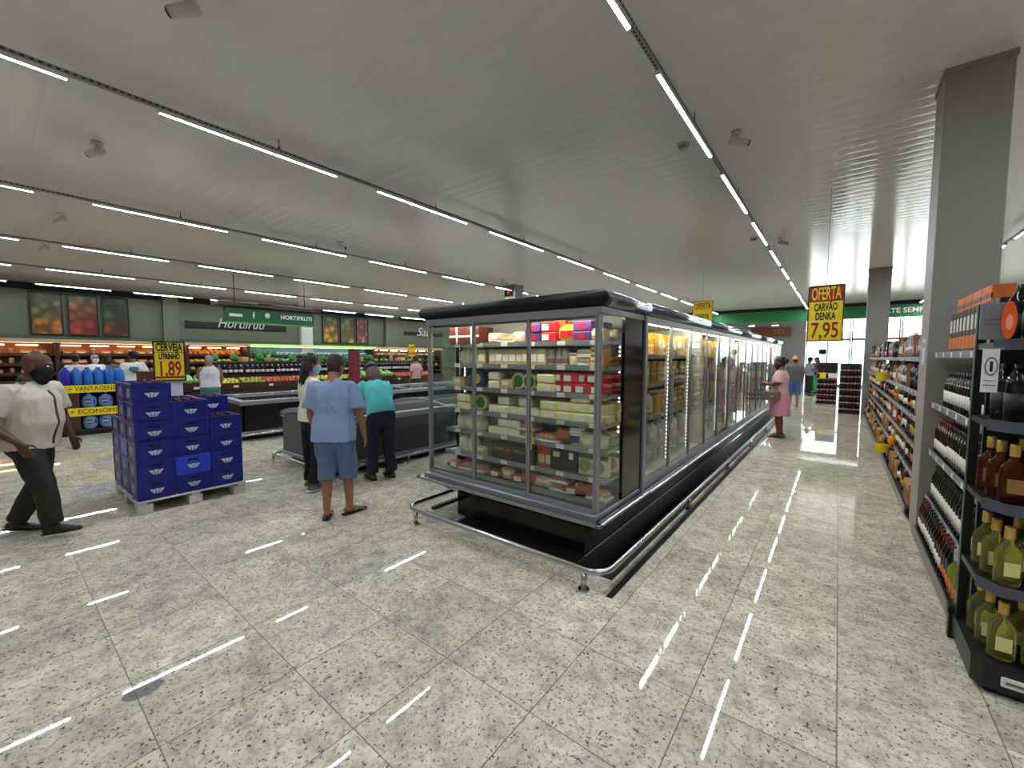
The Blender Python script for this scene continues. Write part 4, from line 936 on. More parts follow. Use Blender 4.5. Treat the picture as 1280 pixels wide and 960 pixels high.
for i, (x, y) in enumerate(((-3.85, 26.3), (-2.78, 26.6))):
    p = thing('pendant_lamp', 'small white pendant lamp beyond the green beam, %s one' % ['left', 'right'][i], 'lamp', (x, y, 3.45))
    MB().cyl((x, y, 3.42), (x, y, 3.58), .17, .04, 16).build('shade', M_white, p); MB().cyl((x, y, 3.40), (x, y, 3.42), .14, .16, 16).build('bulb', emission('pendant_bulb', (255, 246, 230), 6), p); MB().tube([(x, y, 3.57), (x, y, 4.25)], .008, 6).build('cord', M_darkmetal, p)

# ------------------------------------------------------------------ chest freezers
M_fz = mat('freezer_side', (74, 76, 74), .4); M_fzb = mat('freezer_black', (16, 16, 17), .25)
M_frost = mat('frozen_goods', (196, 196, 200), .6, noise_amt=.35, noise_scale=9)
def freezer(label, x0, x1, y0, y1, h, side_m, rounded_end):
    f = thing('chest_freezer', label, 'freezer', ((x0 + x1) / 2, y0, 0)); cx = (x0 + x1) / 2
    MB().box(x0 + .14, x1 - .14, y0 + .1, y1, 0, .14).build('plinth', M_black, f)
    b = MB(); b.box(x0, x1, y0 + .04, y0 + .10, .14, h - .12, .015); b.box(x0, x0 + .06, y0 + .06, y1, .14, h - .12).box(x1 - .06, x1, y0 + .06, y1, .14, h - .12).box(x0, x1, y1 - .06, y1, .14, h - .12).box(x0 + .05, x1 - .05, y0 + .06, y1 - .05, .14, .30)
    b.build('body', side_m, f)
    MB().box(x0 + .02, x1 - .02, y0 + .02, y0 + .045, .17, h - .10, .02).build('end_panel', side_m, f) 
    # arched grey top frame
    t = MB(); N_ = 8; prof = []
    for i in range(N_ + 1):
        u = i / N_ * 2 - 1; prof.append((cx + u * (x1 - x0) / 2, h - .10 + .10 * (1 - u * u) if rounded_end else h - .04 + .03 * (1 - abs(u))))
    def arch(ya, yb, th):
        for (xa, za), (xb, zb) in zip(prof, prof[1:]):
            q = bmesh.new(); vv = [q.verts.new(p) for p in ((xa, ya, za - th), (xb, ya, zb - th), (xb, yb, zb - th), (xa, yb, za - th), (xa, ya, za), (xb, ya, zb), (xb, yb, zb), (xa, yb, za))]
            for g in ((0, 1, 2, 3), (7, 6, 5, 4), (0, 4, 5, 1), (1, 5, 6, 2), (2, 6, 7, 3), (3, 7, 4, 0)): q.faces.new([vv[k] for k in g])
            t.merge(q)
    arch(y0, y0 + .12, .07)
    nb = max(2, int((y1 - y0) / 1.9))
    for k in range(1, nb + 1): arch(y0 + .12 + (y1 - y0 - .2) * k / nb - .03, y0 + .12 + (y1 - y0 - .2) * k / nb + .03, .03)
    t.box(x0 - .02, x0 + .10, y0, y1, prof[0][1] - .09, prof[0][1] - .0, .015).box(x1 - .10, x1 + .02, y0, y1, prof[0][1] - .09, prof[0][1], .015)
    t.build('top_frame', M_alu, f)
    for k in range(nb):
        ya = y0 + .12 + (y1 - y0 - .2) * k / nb; yb = y0 + .12 + (y1 - y0 - .2) * (k + 1) / nb
        for s_ in (0, 1):
            g = MB()
            for (xa, za), (xb, zb) in list(zip(prof, prof[1:]))[s_ * 4:(s_ + 1) * 4]:
                g.face([(xa, ya, za - .012), (xb, ya, zb - .012), (xb, yb, zb - .012), (xa, yb, za - .012)])
            d = g.build('glass_lid', M_glass, f)
        xm = cx
        MB().box(xm - .015, xm + .015, ya, yb, h - .03, h - .005).build('lid_handle', M_alu, f)
    rl_ = MB(); rl_.tube(rounded([(x1 + .10, y1, .14), (x1 + .10, y0 - .10, .14), (x0 - .10, y0 - .10, .14), (x0 - .10, y1, .14)], .05, 3), .024, 8); rl_.build('bumper_rail', M_steel, f)
    pp = [(x0 - .06, y0 - .10), (x1 + .06, y0 - .10)] + [(x1 + .10, y0 + 1.2 + 1.6 * k) for k in range(4)]
    for px, py in pp: MB().cyl((px, py, 0), (px, py, .125), .02).build('rail_post', M_steel, f)
    MB().box(x0 - .02, x1 + .02, y0 + .0, y1, .14, .19, .006, 1).build('kick_strip', M_alu, f)
    # frozen goods as a bed of packs no one could count
    gd = MB()
    rr = random.Random(5)
    yy = y0 + .2
    while yy < y1 - .3:
        xx = x0 + .12
        while xx < x1 - .25:
            hh = rr.uniform(.04, .16); gd.box(xx, xx + .2, yy, yy + .24, .30, .30 + hh + .18, .02, 1); xx += .21
        yy += .26
    tag(gd.build('frozen_packs', M_frost), 'heap of pale frozen packs inside the chest freezer %s' % ('nearest the shoppers' if rounded_end else 'behind the beer pallet'), 'frozen food', kind='stuff')
    return f
freezer('grey chest freezer with arched end that the shoppers lean on', -6.92, -5.36, 2.86, 11.0, .92, M_fz, True)
F2 = freezer('black chest freezer with flat glass lids behind the beer pallet', -11.0, -9.12, 3.02, 11.4, .84, M_fzb, False)
# ------------------------------------------------------------------ produce hall on the left
M_wood = mat('dark_wood', (58, 36, 26), .5); M_beige = mat('beige_valance', (196, 168, 138), .5)
M_lime = emission('lime_light_panel', (176, 236, 110), .9)
def wall_case(label, y0, y1, valance, light, back):
    w = thing('produce_display', label, 'display', (-21.9, (y0 + y1) / 2, 0), 0, None)
    MB().box(-22.4, -21.35, y0, y1, 0, .55).build('base', M_wood, w)
    MB().box(-22.44, -22.40, y0, y1, .55, 2.2).build('back_panel', back, w)
    for y in (y0, y1 - .05): MB().box(-22.4, -21.5, y, y + .05, .55, 2.12).build('side_panel', M_wood, w)
    MB().box(-21.36, -21.32, y0, y1, 2.12, 2.25).build('valance', valance, w); MB().box(-22.4, -21.36, y0, y1, 2.2, 2.25).build('roof', M_wood, w)
    MB().box(-21.5, -21.46, y0 + .1, y1 - .1, 2.12, 2.15).build('light', light, w)
    if light is M_warm:
        yy = y0 + .15
        while yy < y1 - .5: MB().box(-22.2, -22.15, yy, yy + .5, 2.03, 2.06).build('light', light, w); yy += .75
    for z, xf in ((.78, -21.35), (1.05, -21.6), (1.38, -21.75), (1.72, -21.85)):
        s = MB().box(-22.4, xf, y0 + .05, y1 - .05, z - .03, z).build('shelf', M_wood, w); MB().box(xf, xf + .02, y0 + .05, y1 - .05, z - .05, z + .05).build('shelf_front', M_wood, s)
    return w
M_backw = mat('warm_back', (140, 88, 58), .6); M_backd = mat('dark_back', (80, 60, 48), .6); M_backc = mat('cool_back', (150, 176, 176), .5)
M_cool = emission('cool_light', (236, 250, 255), 14.0)
wall_case('warm lit wall display with beige valance at the far left', -3.2, 1.6, M_beige, M_warm, M_backw); wall_case('warm lit wall display behind the jug stand', 1.6, 5.3, M_beige, M_warm, M_backw)
wall_case('wall display of orange and yellow melons', 5.3, 7.6, M_beige, M_warm, M_backd); wall_case('wall display under the lime green light panel', 7.6, 14.2, M_lime, M_cool, M_backc)
wall_case('wall display beyond the lime green light panel', 14.2, 19.5, M_beige, M_warm, M_backd)
def sphere_fruit(key, name, m, rx, ry=None, rz=None, stem=None, cat='fruit'):
    b = MB().ell((0, 0, rz or rx), rx, ry or rx, rz or rx, 10)
    ps = [('flesh', b, m)]
    if stem: ps.append(('stem', MB().cyl((0, 0, 2 * (rz or rx) - .004), (.004, 0, 2 * (rz or rx) + .014), .004, .003, 6), stem))
    proto(key, name, cat, ps)
M_stem = mat('stem_green', (80, 90, 40), .6)
sphere_fruit('melon', 'melon', mat('orange_melon', (236, 150, 40), .5, noise_amt=.12, noise_scale=20), .10, .10, .088, M_stem); sphere_fruit('ymelon', 'melon', mat('yellow_melon', (236, 204, 70), .5, noise_amt=.1, noise_scale=20), .10, .12, .082, M_stem)
sphere_fruit('papaya', 'papaya', mat('papaya_skin', (232, 120, 36), .5), .075, .13, .075, M_stem)
sphere_fruit('lemon', 'lemon', mat('lemon_skin', (226, 212, 70), .45), .05, .042, .042, M_stem); sphere_fruit('guava', 'guava', mat('guava_skin', (168, 172, 80), .5), .048, .048, .046, M_stem)
sphere_fruit('apple', 'apple', mat('apple_skin', (206, 90, 56), .4), .05, .05, .046, M_stem); sphere_fruit('mango', 'mango', mat('mango_skin', (196, 150, 70), .5), .05, .065, .045, M_stem)
proto('lettuce', 'lettuce', 'vegetable', [('leaves', MB().ell((0, 0, .09), .12, .12, .09, 16).jitter(.022, 14), mat('lettuce_leaf', (150, 186, 110), .6, noise_amt=.3, noise_scale=14)), ('heart', MB().ell((0, 0, .12), .06, .06, .065, 10).jitter(.015, 18), mat('lettuce_heart', (206, 220, 170), .6))])
proto('greens', 'leafy_greens', 'vegetable', [('leaves', MB().ell((0, 0, .125), .105, .09, .115, 16).jitter(.05, 10), mat('deep_leaf', (52, 130, 48), .6, noise_amt=.4, noise_scale=12)), ('stalks', MB().cyl((0, 0, 0), (0, 0, .1), .035, .05, 8), mat('pale_stalk', (190, 210, 150), .6))])
proto('pack', 'salad_pack', 'pack', [('pack', MB().box(-.10, .10, -.07, .07, 0, .16, .03), mat('pale_pack', (196, 220, 226), .35, noise_amt=.25, noise_scale=12)), ('label', MB().box(-.06, .06, -.073, -.065, .05, .12), M_greenlab)])
proto('bread', 'bakery_pack', 'bread', [('pack', MB().box(-.14, .14, -.09, .09, 0, .15, .03), mat('bread_tan', (206, 150, 100), .5, noise_amt=.3, noise_scale=9)), ('label', MB().box(-.07, .07, -.093, -.085, .04, .1), M_film)])
proto('jarw', 'preserve_jar', 'jar', [('glass', MB().lathe([(.05, 0), (.055, .01), (.055, .16), (.045, .18)], 10), mat('pink_preserve', (196, 120, 110), .25)), ('lid', MB().lathe([(.05, .178), (.05, .21)], 10), M_white)])
proto('eggplant', 'aubergine', 'vegetable', [('flesh', MB().ell((0, 0, .05), .06, .13, .05, 12), mat('aubergine_skin', (66, 34, 56), .3)), ('stem', MB().cyl((0, .12, .05), (0, .16, .055), .02, .01, 8), M_stem)])
random.seed(21)
def wallrow(z, x, y0, y1, step, keys, words, where):
    y = y0 + step / 2; i = 0
    while y < y1 - step / 3:
        k = keys[i % len(keys)]
        place(k, (x + random.uniform(-.03, .03), y, z + .001), math.pi / 2 + random.uniform(-.3, .3), '%s in the %s' % (words[k], where), 'goods in the %s' % where, sc=random.uniform(.92, 1.1)); y += step; i += 1
W_ = {'melon': 'orange melon', 'ymelon': 'yellow melon', 'papaya': 'orange papaya', 'lettuce': 'pale green lettuce', 'greens': 'bunch of dark leafy greens', 'pack': 'pale salad pack', 'bread': 'tan bakery pack', 'jarw': 'pink preserve jar', 'eggplant': 'dark aubergine', 'lemon': 'yellow lemon', 'apple': 'red apple', 'guava': 'green guava', 'mango': 'brown-yellow mango'}
for z, x, nm in ((1.72, -22.0, 'top'), (1.38, -21.9, 'second'), (1.05, -21.78, 'third')):
    wallrow(z, x, -3.0, 1.5, .34, ['bread', 'jarw', 'bread'], W_, '%s row of the far left warm wall display' % nm)
    wallrow(z, x, 1.7, 5.2, .34, ['bread', 'bread', 'jarw'], W_, '%s row of the warm wall display behind the jugs' % nm)
wallrow(1.72, -22.0, 5.38, 7.5, .205, ['melon', 'papaya', 'melon'], W_, 'top row of the melon wall display'); wallrow(1.80, -22.13, 5.38, 7.5, .205, ['melon'], W_, 'top back row of the melon wall display')
wallrow(1.38, -21.9, 5.38, 7.5, .205, ['ymelon'], W_, 'second row of the melon wall display'); wallrow(1.05, -21.78, 5.38, 7.5, .24, ['lettuce', 'mango'], W_, 'third row of the melon wall display')
wallrow(1.72, -22.0, 7.7, 9.0, .22, ['greens'], W_, 'top row under the lime panel'); wallrow(1.72, -22.0, 9.0, 14.1, .24, ['pack'], W_, 'top row under the lime panel')
wallrow(1.38, -21.9, 7.7, 9.4, .23, ['greens'], W_, 'second row under the lime panel'); wallrow(1.38, -21.9, 9.4, 14.1, .24, ['pack', 'lettuce', 'pack', 'papaya'], W_, 'second row under the lime panel')
wallrow(1.05, -21.78, 7.7, 14.1, .26, ['lettuce', 'greens', 'apple'], W_, 'third row under the lime panel')
wallrow(1.72, -22.0, 14.3, 19.4, .25, ['pack', 'papaya', 'pack'], W_, 'top row beyond the lime panel'); wallrow(1.38, -21.9, 14.3, 19.4, .22, ['ymelon', 'greens', 'eggplant', 'greens'], W_, 'second row beyond the lime panel')
wallrow(1.05, -21.78, 14.3, 19.4, .24, ['greens', 'eggplant', 'lettuce'], W_, 'third row beyond the lime panel')

# the long fruit island
FI = thing('fruit_island', 'long dark fruit island with a bottle shelf behind the chest freezers', 'display', (-13.9, 7, 0))
IY0, IY1 = 2.75, 11.5
MB().box(-14.9, -13.1, IY0, IY1, 0, .82).build('base', M_wood, FI)
t = bmesh.new(); v = [t.verts.new(p) for p in ((-13.05, IY0, .80), (-13.05, IY1, .80), (-13.75, IY1, .80), (-13.75, IY0, .80), (-13.05, IY0, .88), (-13.05, IY1, .88), (-13.75, IY1, 1.06), (-13.75, IY0, 1.06))]
for q in ((0, 1, 2, 3), (4, 7, 6, 5), (0, 4, 5, 1), (1, 5, 6, 2), (2, 6, 7, 3), (3, 7, 4, 0)): t.faces.new([v[i] for i in q])
MB().merge(t).build('sloping_bed', M_wood, FI)
MB().box(-13.05, -13.02, IY0, IY1, .78, .94).build('bed_front', M_wood, FI)
MB().box(-14.3, -13.78, 3.9, IY1, .82, 1.14).build('bottle_shelf', M_gond, FI); MB().box(-14.3, -13.95, 3.9, IY1, 1.14, 1.50).build('raised_shelf', M_gond, FI)
for k in range(9): MB().box(-13.018, -13.012, 3.3 + .9 * k, 3.42 + .9 * k, .82, .88).build('price_tag', M_paper, FI)
secs = [(2.85, 3.75, 'lettuce', .26), (3.75, 4.45, 'lemon', .105), (4.45, 5.05, 'guava', .105), (5.05, 5.95, 'apple', .108), (5.95, 6.6, 'mango', .12), (6.6, 8.2, 'lemon', .12), (8.2, 9.6, 'lettuce', .26), (9.6, 11.4, 'apple', .12)]
for a, b_, k, st_ in secs:
    nr = 3 if k != 'lettuce' else 2
    for r_ in range(nr):
        y = a + st_ / 2 + (.05 if r_ % 2 else 0)
        while y < b_ - .02:
            x = -13.16 - (.145 if nr == 3 else .26) * r_ - (.06 if nr == 2 else 0); zz = .88 + (-13.05 - x) / .70 * .18 + (.016 if k == 'lettuce' else 0)
            place(k, (x + random.uniform(-.02, .02), y + random.uniform(-.02, .02), zz - .004), random.uniform(0, 6), '%s heaped on the %s row of the fruit island slope' % (W_[k], ['front', 'middle', 'rear'][r_]), '%s heap on the %s row of the fruit island' % (k, ['front', 'middle', 'rear'][r_]), sc=random.uniform(.92, 1.12)); y += st_
bottle('juice', mat('grape_juice', (34, 18, 34), .12), M_winelab, mat('white_cap', (222, 220, 216), .4), r=.055, h=.28, sh=.19, neck=.019, lz=(.06, .14), name='juice_bottle')
y = 4.0; i = 0
while y < 11.4:
    place('juice', (-13.86, y, 1.141), random.uniform(-.2, .2), 'dark juice bottle with white label on the fruit island shelf', 'juice bottles on the fruit island'); y += .135 + (.05 if i % 6 == 5 else 0); i += 1
y = 4.1
while y < 11.3:
    place(random.choice(['mango', 'guava', 'jarw', 'greens', 'eggplant', 'bread']), (-14.1, y, 1.501), random.uniform(0, 6), 'assorted produce item lined up on the raised shelf of the fruit island', 'produce on the raised island shelf'); y += .24
# price card and red pillar among the produce
yp = sign('produce_price_sign', 'two-panel yellow price card above the far produce displays', (-14.2, 11.2, 1.94), .28, .52, '+X', -.35, [('3,99', .12, .14, M_red, .22, None), ('5,49', -.13, .14, M_red, .22, (.10, mat('yellow_orange', (240, 180, 30), .5)))])
MB().cyl((-14.2, 11.2, 1.5), (-14.2, 11.2, 1.68), .012).build('pole', M_steel, yp)
rp = thing('red_display_pillar', 'dark red display pillar beyond the shoppers heads', 'display', (-12.58, 7.58, 0))
MB().box(-12.72, -12.44, 7.42, 7.70, 0, 1.86, .03).build('pillar', mat('dark_red_pillar', (120, 40, 56), .5), rp); MB().box(-12.73, -12.43, 7.44, 7.72, 1.86, 1.93, .02).build('cap', mat('pillar_cap', (84, 28, 40), .5), rp)

rb = thing('produce_bin', 'dark red bin with a bright red curved emblem left of the beer sign', 'bin', (-13.0, 2.42, 0))
MB().box(-13.25, -12.75, 2.24, 2.60, 0, 1.30, .02).build('body', mat('maroon_bin', (92, 34, 30), .5), rb)
MB().tube([(-12.742, 2.28, 1.13), (-12.742, 2.35, 1.07), (-12.742, 2.42, 1.05), (-12.742, 2.49, 1.07), (-12.742, 2.56, 1.13)], .022, 8).build('curved_emblem', mat('coral_red', (206, 84, 66), .4), rb)
MB().box(-13.27, -12.73, 2.22, 2.62, 1.27, 1.31, .01).build('rim', mat('maroon_rim', (64, 28, 26), .5), rb)
# framed fruit pictures on the green wall
def picture_mat(name, stops, sx, seed):
    m = bpy.data.materials.new(name); m.use_nodes = True; nt = m.node_tree; N = nt.nodes; L = nt.links; b = N['Principled BSDF']
    tc = N.new('ShaderNodeTexCoord'); mp = N.new('ShaderNodeMapping'); mp.inputs['Location'].default_value = (seed, seed * 2, seed); L.new(tc.outputs['Object'], mp.inputs[0])
    vo = N.new('ShaderNodeTexVoronoi'); vo.inputs['Scale'].default_value = sx; L.new(mp.outputs[0], vo.inputs['Vector'])
    ns = N.new('ShaderNodeTexNoise'); ns.inputs['Scale'].default_value = 3.0; L.new(mp.outputs[0], ns.inputs['Vector'])
    sp = N.new('ShaderNodeSeparateXYZ'); L.new(tc.outputs['Generated'], sp.inputs[0])
    bw = N.new('ShaderNodeSeparateColor'); L.new(vo.outputs['Color'], bw.inputs[0])
    def mth(op, a, c):
        x = N.new('ShaderNodeMath'); x.operation = op; L.new(a, x.inputs[0])
        if hasattr(c, 'node'): L.new(c, x.inputs[1])
        else: x.inputs[1].default_value = c
        return x.outputs[0]
    f = mth('ADD', mth('MULTIPLY', sp.outputs[2], .75), mth('ADD', mth('MULTIPLY', bw.outputs[0], .25), mth('MULTIPLY', mth('SUBTRACT', ns.outputs['Fac'], .5), .5)))
    r = N.new('ShaderNodeValToRGB'); e = r.color_ramp.elements
    e[0].position, e[0].color = stops[0][0], (*lin(stops[0][1]), 1); e[1].position, e[1].color = stops[-1][0], (*lin(stops[-1][1]), 1)
    for p, c in stops[1:-1]: q = e.new(p); q.color = (*lin(c), 1)
    L.new(f, r.inputs[0]); dk = N.new('ShaderNodeMix'); dk.data_type = 'RGBA'; dk.blend_type = 'MULTIPLY'; dk.inputs[0].default_value = .85
    rr = N.new('ShaderNodeValToRGB'); rr.color_ramp.elements[0].color = (1, 1, 1, 1); rr.color_ramp.elements[1].color = (.06, .05, .04, 1); rr.color_ramp.elements[1].position = .62
    L.new(vo.outputs['Distance'], rr.inputs[0]); L.new(r.outputs[0], dk.inputs[6]); L.new(rr.outputs[0], dk.inputs[7]); L.new(dk.outputs[2], b.inputs['Base Color']); b.inputs['Roughness'].default_value = .35
    return m
PICS = [((1.06, 1.88), [(.0, (214, 160, 60)), (.35, (206, 120, 40)), (.55, (120, 130, 50)), (1.0, (40, 48, 30))], 'bananas and pineapple', 6), ((1.99, 2.80), [(.0, (200, 70, 40)), (.4, (170, 50, 36)), (.65, (180, 110, 60)), (1.0, (90, 130, 50))], 'red tomatoes under leaves', 5), ((2.89, 3.68), [(.0, (180, 80, 50)), (.35, (120, 60, 50)), (.6, (60, 110, 46)), (1.0, (40, 80, 36))], 'dark beets under green leaves', 5),
        ((11.62, 12.56), [(.0, (220, 180, 60)), (.4, (210, 160, 50)), (.7, (120, 110, 50)), (1.0, (50, 60, 34))], 'yellow mangoes', 5), ((12.66, 13.56), [(.0, (200, 200, 150)), (.3, (200, 160, 90)), (.6, (120, 120, 60)), (1.0, (80, 130, 50))], 'cut melon and vegetables', 4), ((13.66, 14.46), [(.0, (206, 190, 160)), (.35, (180, 110, 70)), (.7, (150, 90, 60)), (1.0, (120, 60, 40))], 'reddish potatoes', 6)]
for i, ((a, b_), stops, w, sc_) in enumerate(PICS):
    p = thing('framed_picture', 'tall framed picture of %s on the green wall' % w, 'picture', (-22.45, (a + b_) / 2, 3.2), 0, 'fruit pictures on the green wall')
    fr = MB(); z0, z1, t = 2.42, 3.95, .05
    for q in ((a, a + t, z0, z1), (b_ - t, b_, z0, z1), (a + t, b_ - t, z0, z0 + t), (a + t, b_ - t, z1 - t, z1)): fr.box(-22.49, -22.42, q[0], q[1], q[2], q[3])
    fr.build('frame', mat('picture_frame', (30, 18, 14), .4), p); MB().box(-22.48, -22.45, a + t, b_ - t, z0 + t, z1 - t).build('canvas', picture_mat('fruit_print_%d' % i, stops, sc_ * .62, i * 3.7), p)
# black bars with script lettering
def script(name, label, y0, y1, z0, z1, txt, yc, zc, size, width):
    s = thing(name, label, 'sign', (-22.4, (y0 + y1) / 2, (z0 + z1) / 2)); MB().box(-22.47, -22.42, y0, y1, z0, z1, .006, 1).build('bar', M_soot, s)
    lettering(txt, size, (-22.40, yc, zc), '+X', mat('silver_letters', (212, 210, 204), .35, .3), s, shear=.35, width=width, extrude=.012); return s
script('wall_sign', 'black bar sign with silver Hortifruti script on the green wall', 5.5, 9.7, 2.94, 3.21, 'Hortifruti', 7.65, 3.18, .62, 2.0); script('wall_sign', 'black bar sign with silver script partly hidden behind the fridge', 17.1, 20.5, 3.10, 3.32, 'Sal', 18.55, 3.32, .8, 1.1)
# hanging HORTIFRUTI box
hb = thing('hanging_sign', 'green hanging box sign reading HORTIFRUTI over the fruit island', 'sign', (-15.15, 6.1, 2.76))
MB().box(-15.3, -15.0, 4.72, 7.48, 2.77, 3.24, .01, 1).build('box', mat('forest_green', (24, 84, 48), .4), hb); MB().box(-15.5, -14.85, 4.45, 7.66, 3.24, 3.36, .02, 1).build('brown_board', mat('brown_board', (64, 44, 40), .5), hb)
lettering('HORTIFRUTI', .19, (-14.99, 6.85, 3.00), '+X', M_paper, hb, width=1.05, bold=.004)
MB().ell((-14.99, 5.90, 3.02), .02, .085, .085, 12).build('fruit_emblem', M_paper, hb); MB().loft([(-14.99, 5.48, 2.90), (-14.99, 5.49, 3.03), (-14.99, 5.50, 3.13)], [.012, .032, .006], [.01] * 3, (0, 1, 0), 10).build('bottle_emblem', M_paper, hb)
MB().box(-14.998, -14.99, 4.80, 5.16, 2.93, 3.02).build('pale_panel', mat('pale_lime', (206, 220, 190), .5), hb); MB().box(-14.999, -14.97, 4.72, 7.48, 2.72, 2.77).build('lower_lip', mat('bright_green', (60, 150, 70), .4), hb)
for y in (5.0, 7.2): MB().tube([(-15.15, y, 3.36), (-15.15, y, 4.24)], .012, 6).build('hanger', M_darkmetal, hb)
cs = thing('queue_number_board', 'small black board with red digits high on the far column', 'sign', (-9.1, 11.9, 3.95))
MB().box(-9.55, -9.2, 11.70, 11.749, 3.86, 4.08, .006, 1).build('housing', M_blackgloss, cs); lettering('36', .15, (-9.375, 11.695, 3.97), '-Y', emission('red_digits', (220, 40, 30), 1.2), cs)
# security cameras and small ceiling sensors
def bullet(label, x, y, a, sc=1.0):
    t = thing('security_camera', label, 'camera', (x, y, ZC - .004), a, 'ceiling cameras')
    def L(mb, n, m): return mb.build(n, m, t, local=True)
    L(MB().lathe([(.055, -.03), (.06, -.0)], 16), 'base', M_white); L(MB().loft([(0, 0, -.03), (.01, 0, -.07), (.02, 0, -.09)], [.016] * 3, None, (0, 1, 0), 8), 'arm', M_white)
    L(MB().loft([(-.07, 0, -.095), (.12, 0, -.135)], [.04, .042], None, (0, 1, 0), 14, 'flat'), 'body', M_white); L(MB().loft([(.12, 0, -.135), (.135, 0, -.138)], [.038, .034], None, (0, 1, 0), 14, 'flat'), 'lens', M_blackgloss)
    L(MB().box(-.06, .15, -.045, .045, -.088, -.084), 'sun_shield', M_white) if sc > 1 else None
    return t
for lb, x, y, a in (('white bullet camera on the ceiling near the top edge', -3.74, 1.02, -2.4), ('white bullet camera above the walking man', -7.13, .97, -2.6), ('tiny bullet camera over the beer pallet side', -11.17, .99, -2.6), ('tiny bullet camera over the fruit island side', -14.43, 1.0, -2.6),
                    ('bullet camera right of the lamp rail in the right aisle', -1.02, 5.42, .5), ('bullet camera farther down the right aisle lamp rail', -1.08, 10.7, .5), ('bullet camera beside the second lamp row over the freezers', -8.92, 5.08, .6), ('bullet camera on the lamp rail above the far freezer end', -8.9, 10.8, .6)):
    bullet(lb, x, y, a)
for lb, x, y in (('round ceiling sensor left of the aisle lamp rail', -1.58, 5.36), ('round ceiling sensor near the far aisle', -1.55, 10.4)):
    s = thing('ceiling_sensor', lb, 'sensor', (x, y, ZC - .003)); MB().lathe([(.07, -.02), (.085, 0)], 18).build('base', M_white, s, local=True); MB().lathe([(.035, -.06), (.06, -.04), (.07, -.018)], 18).build('dome', M_alu, s, local=True)
# ------------------------------------------------------------------ people
def remeshed(mb, name, m, parent, voxel, smooth=4, fold=0.0, ffreq=7.0, label=None):
    me = bpy.data.meshes.new('tmp'); bmesh.ops.recalc_face_normals(mb.bm, faces=mb.bm.faces[:]); mb.bm.to_mesh(me); mb.bm.free()
    o = bpy.data.objects.new('tmp', me); COL.objects.link(o)
    r = o.modifiers.new('r', 'REMESH'); r.mode = 'VOXEL'; r.voxel_size = voxel; r.use_smooth_shade = True
    if smooth: s = o.modifiers.new('s', 'SMOOTH'); s.iterations = smooth; s.factor = .5
    bpy.context.view_layer.update(); dg = bpy.context.evaluated_depsgraph_get()
    out = bpy.data.meshes.new_from_object(o.evaluated_get(dg)); bpy.data.objects.remove(o); bpy.data.meshes.remove(me)
    if fold:
        co = [v.co.copy() for v in out.vertices]; no = [v.normal.copy() for v in out.vertices]
        for v, c, n_ in zip(out.vertices, co, no):
            q = Vector((c.x * ffreq * 1.4, c.y * ffreq * 1.4, c.z * ffreq * .55))
            v.co = c + n_ * fold * (noise.noise(q) + .6 * abs(noise.noise(q * 2.1 + Vector((3, 1, 7)))) )
    for p in out.polygons: p.use_smooth = True
    out.materials.clear(); out.materials.append(m); return link(name, out, parent, label)
def V3(p): return Vector(p)
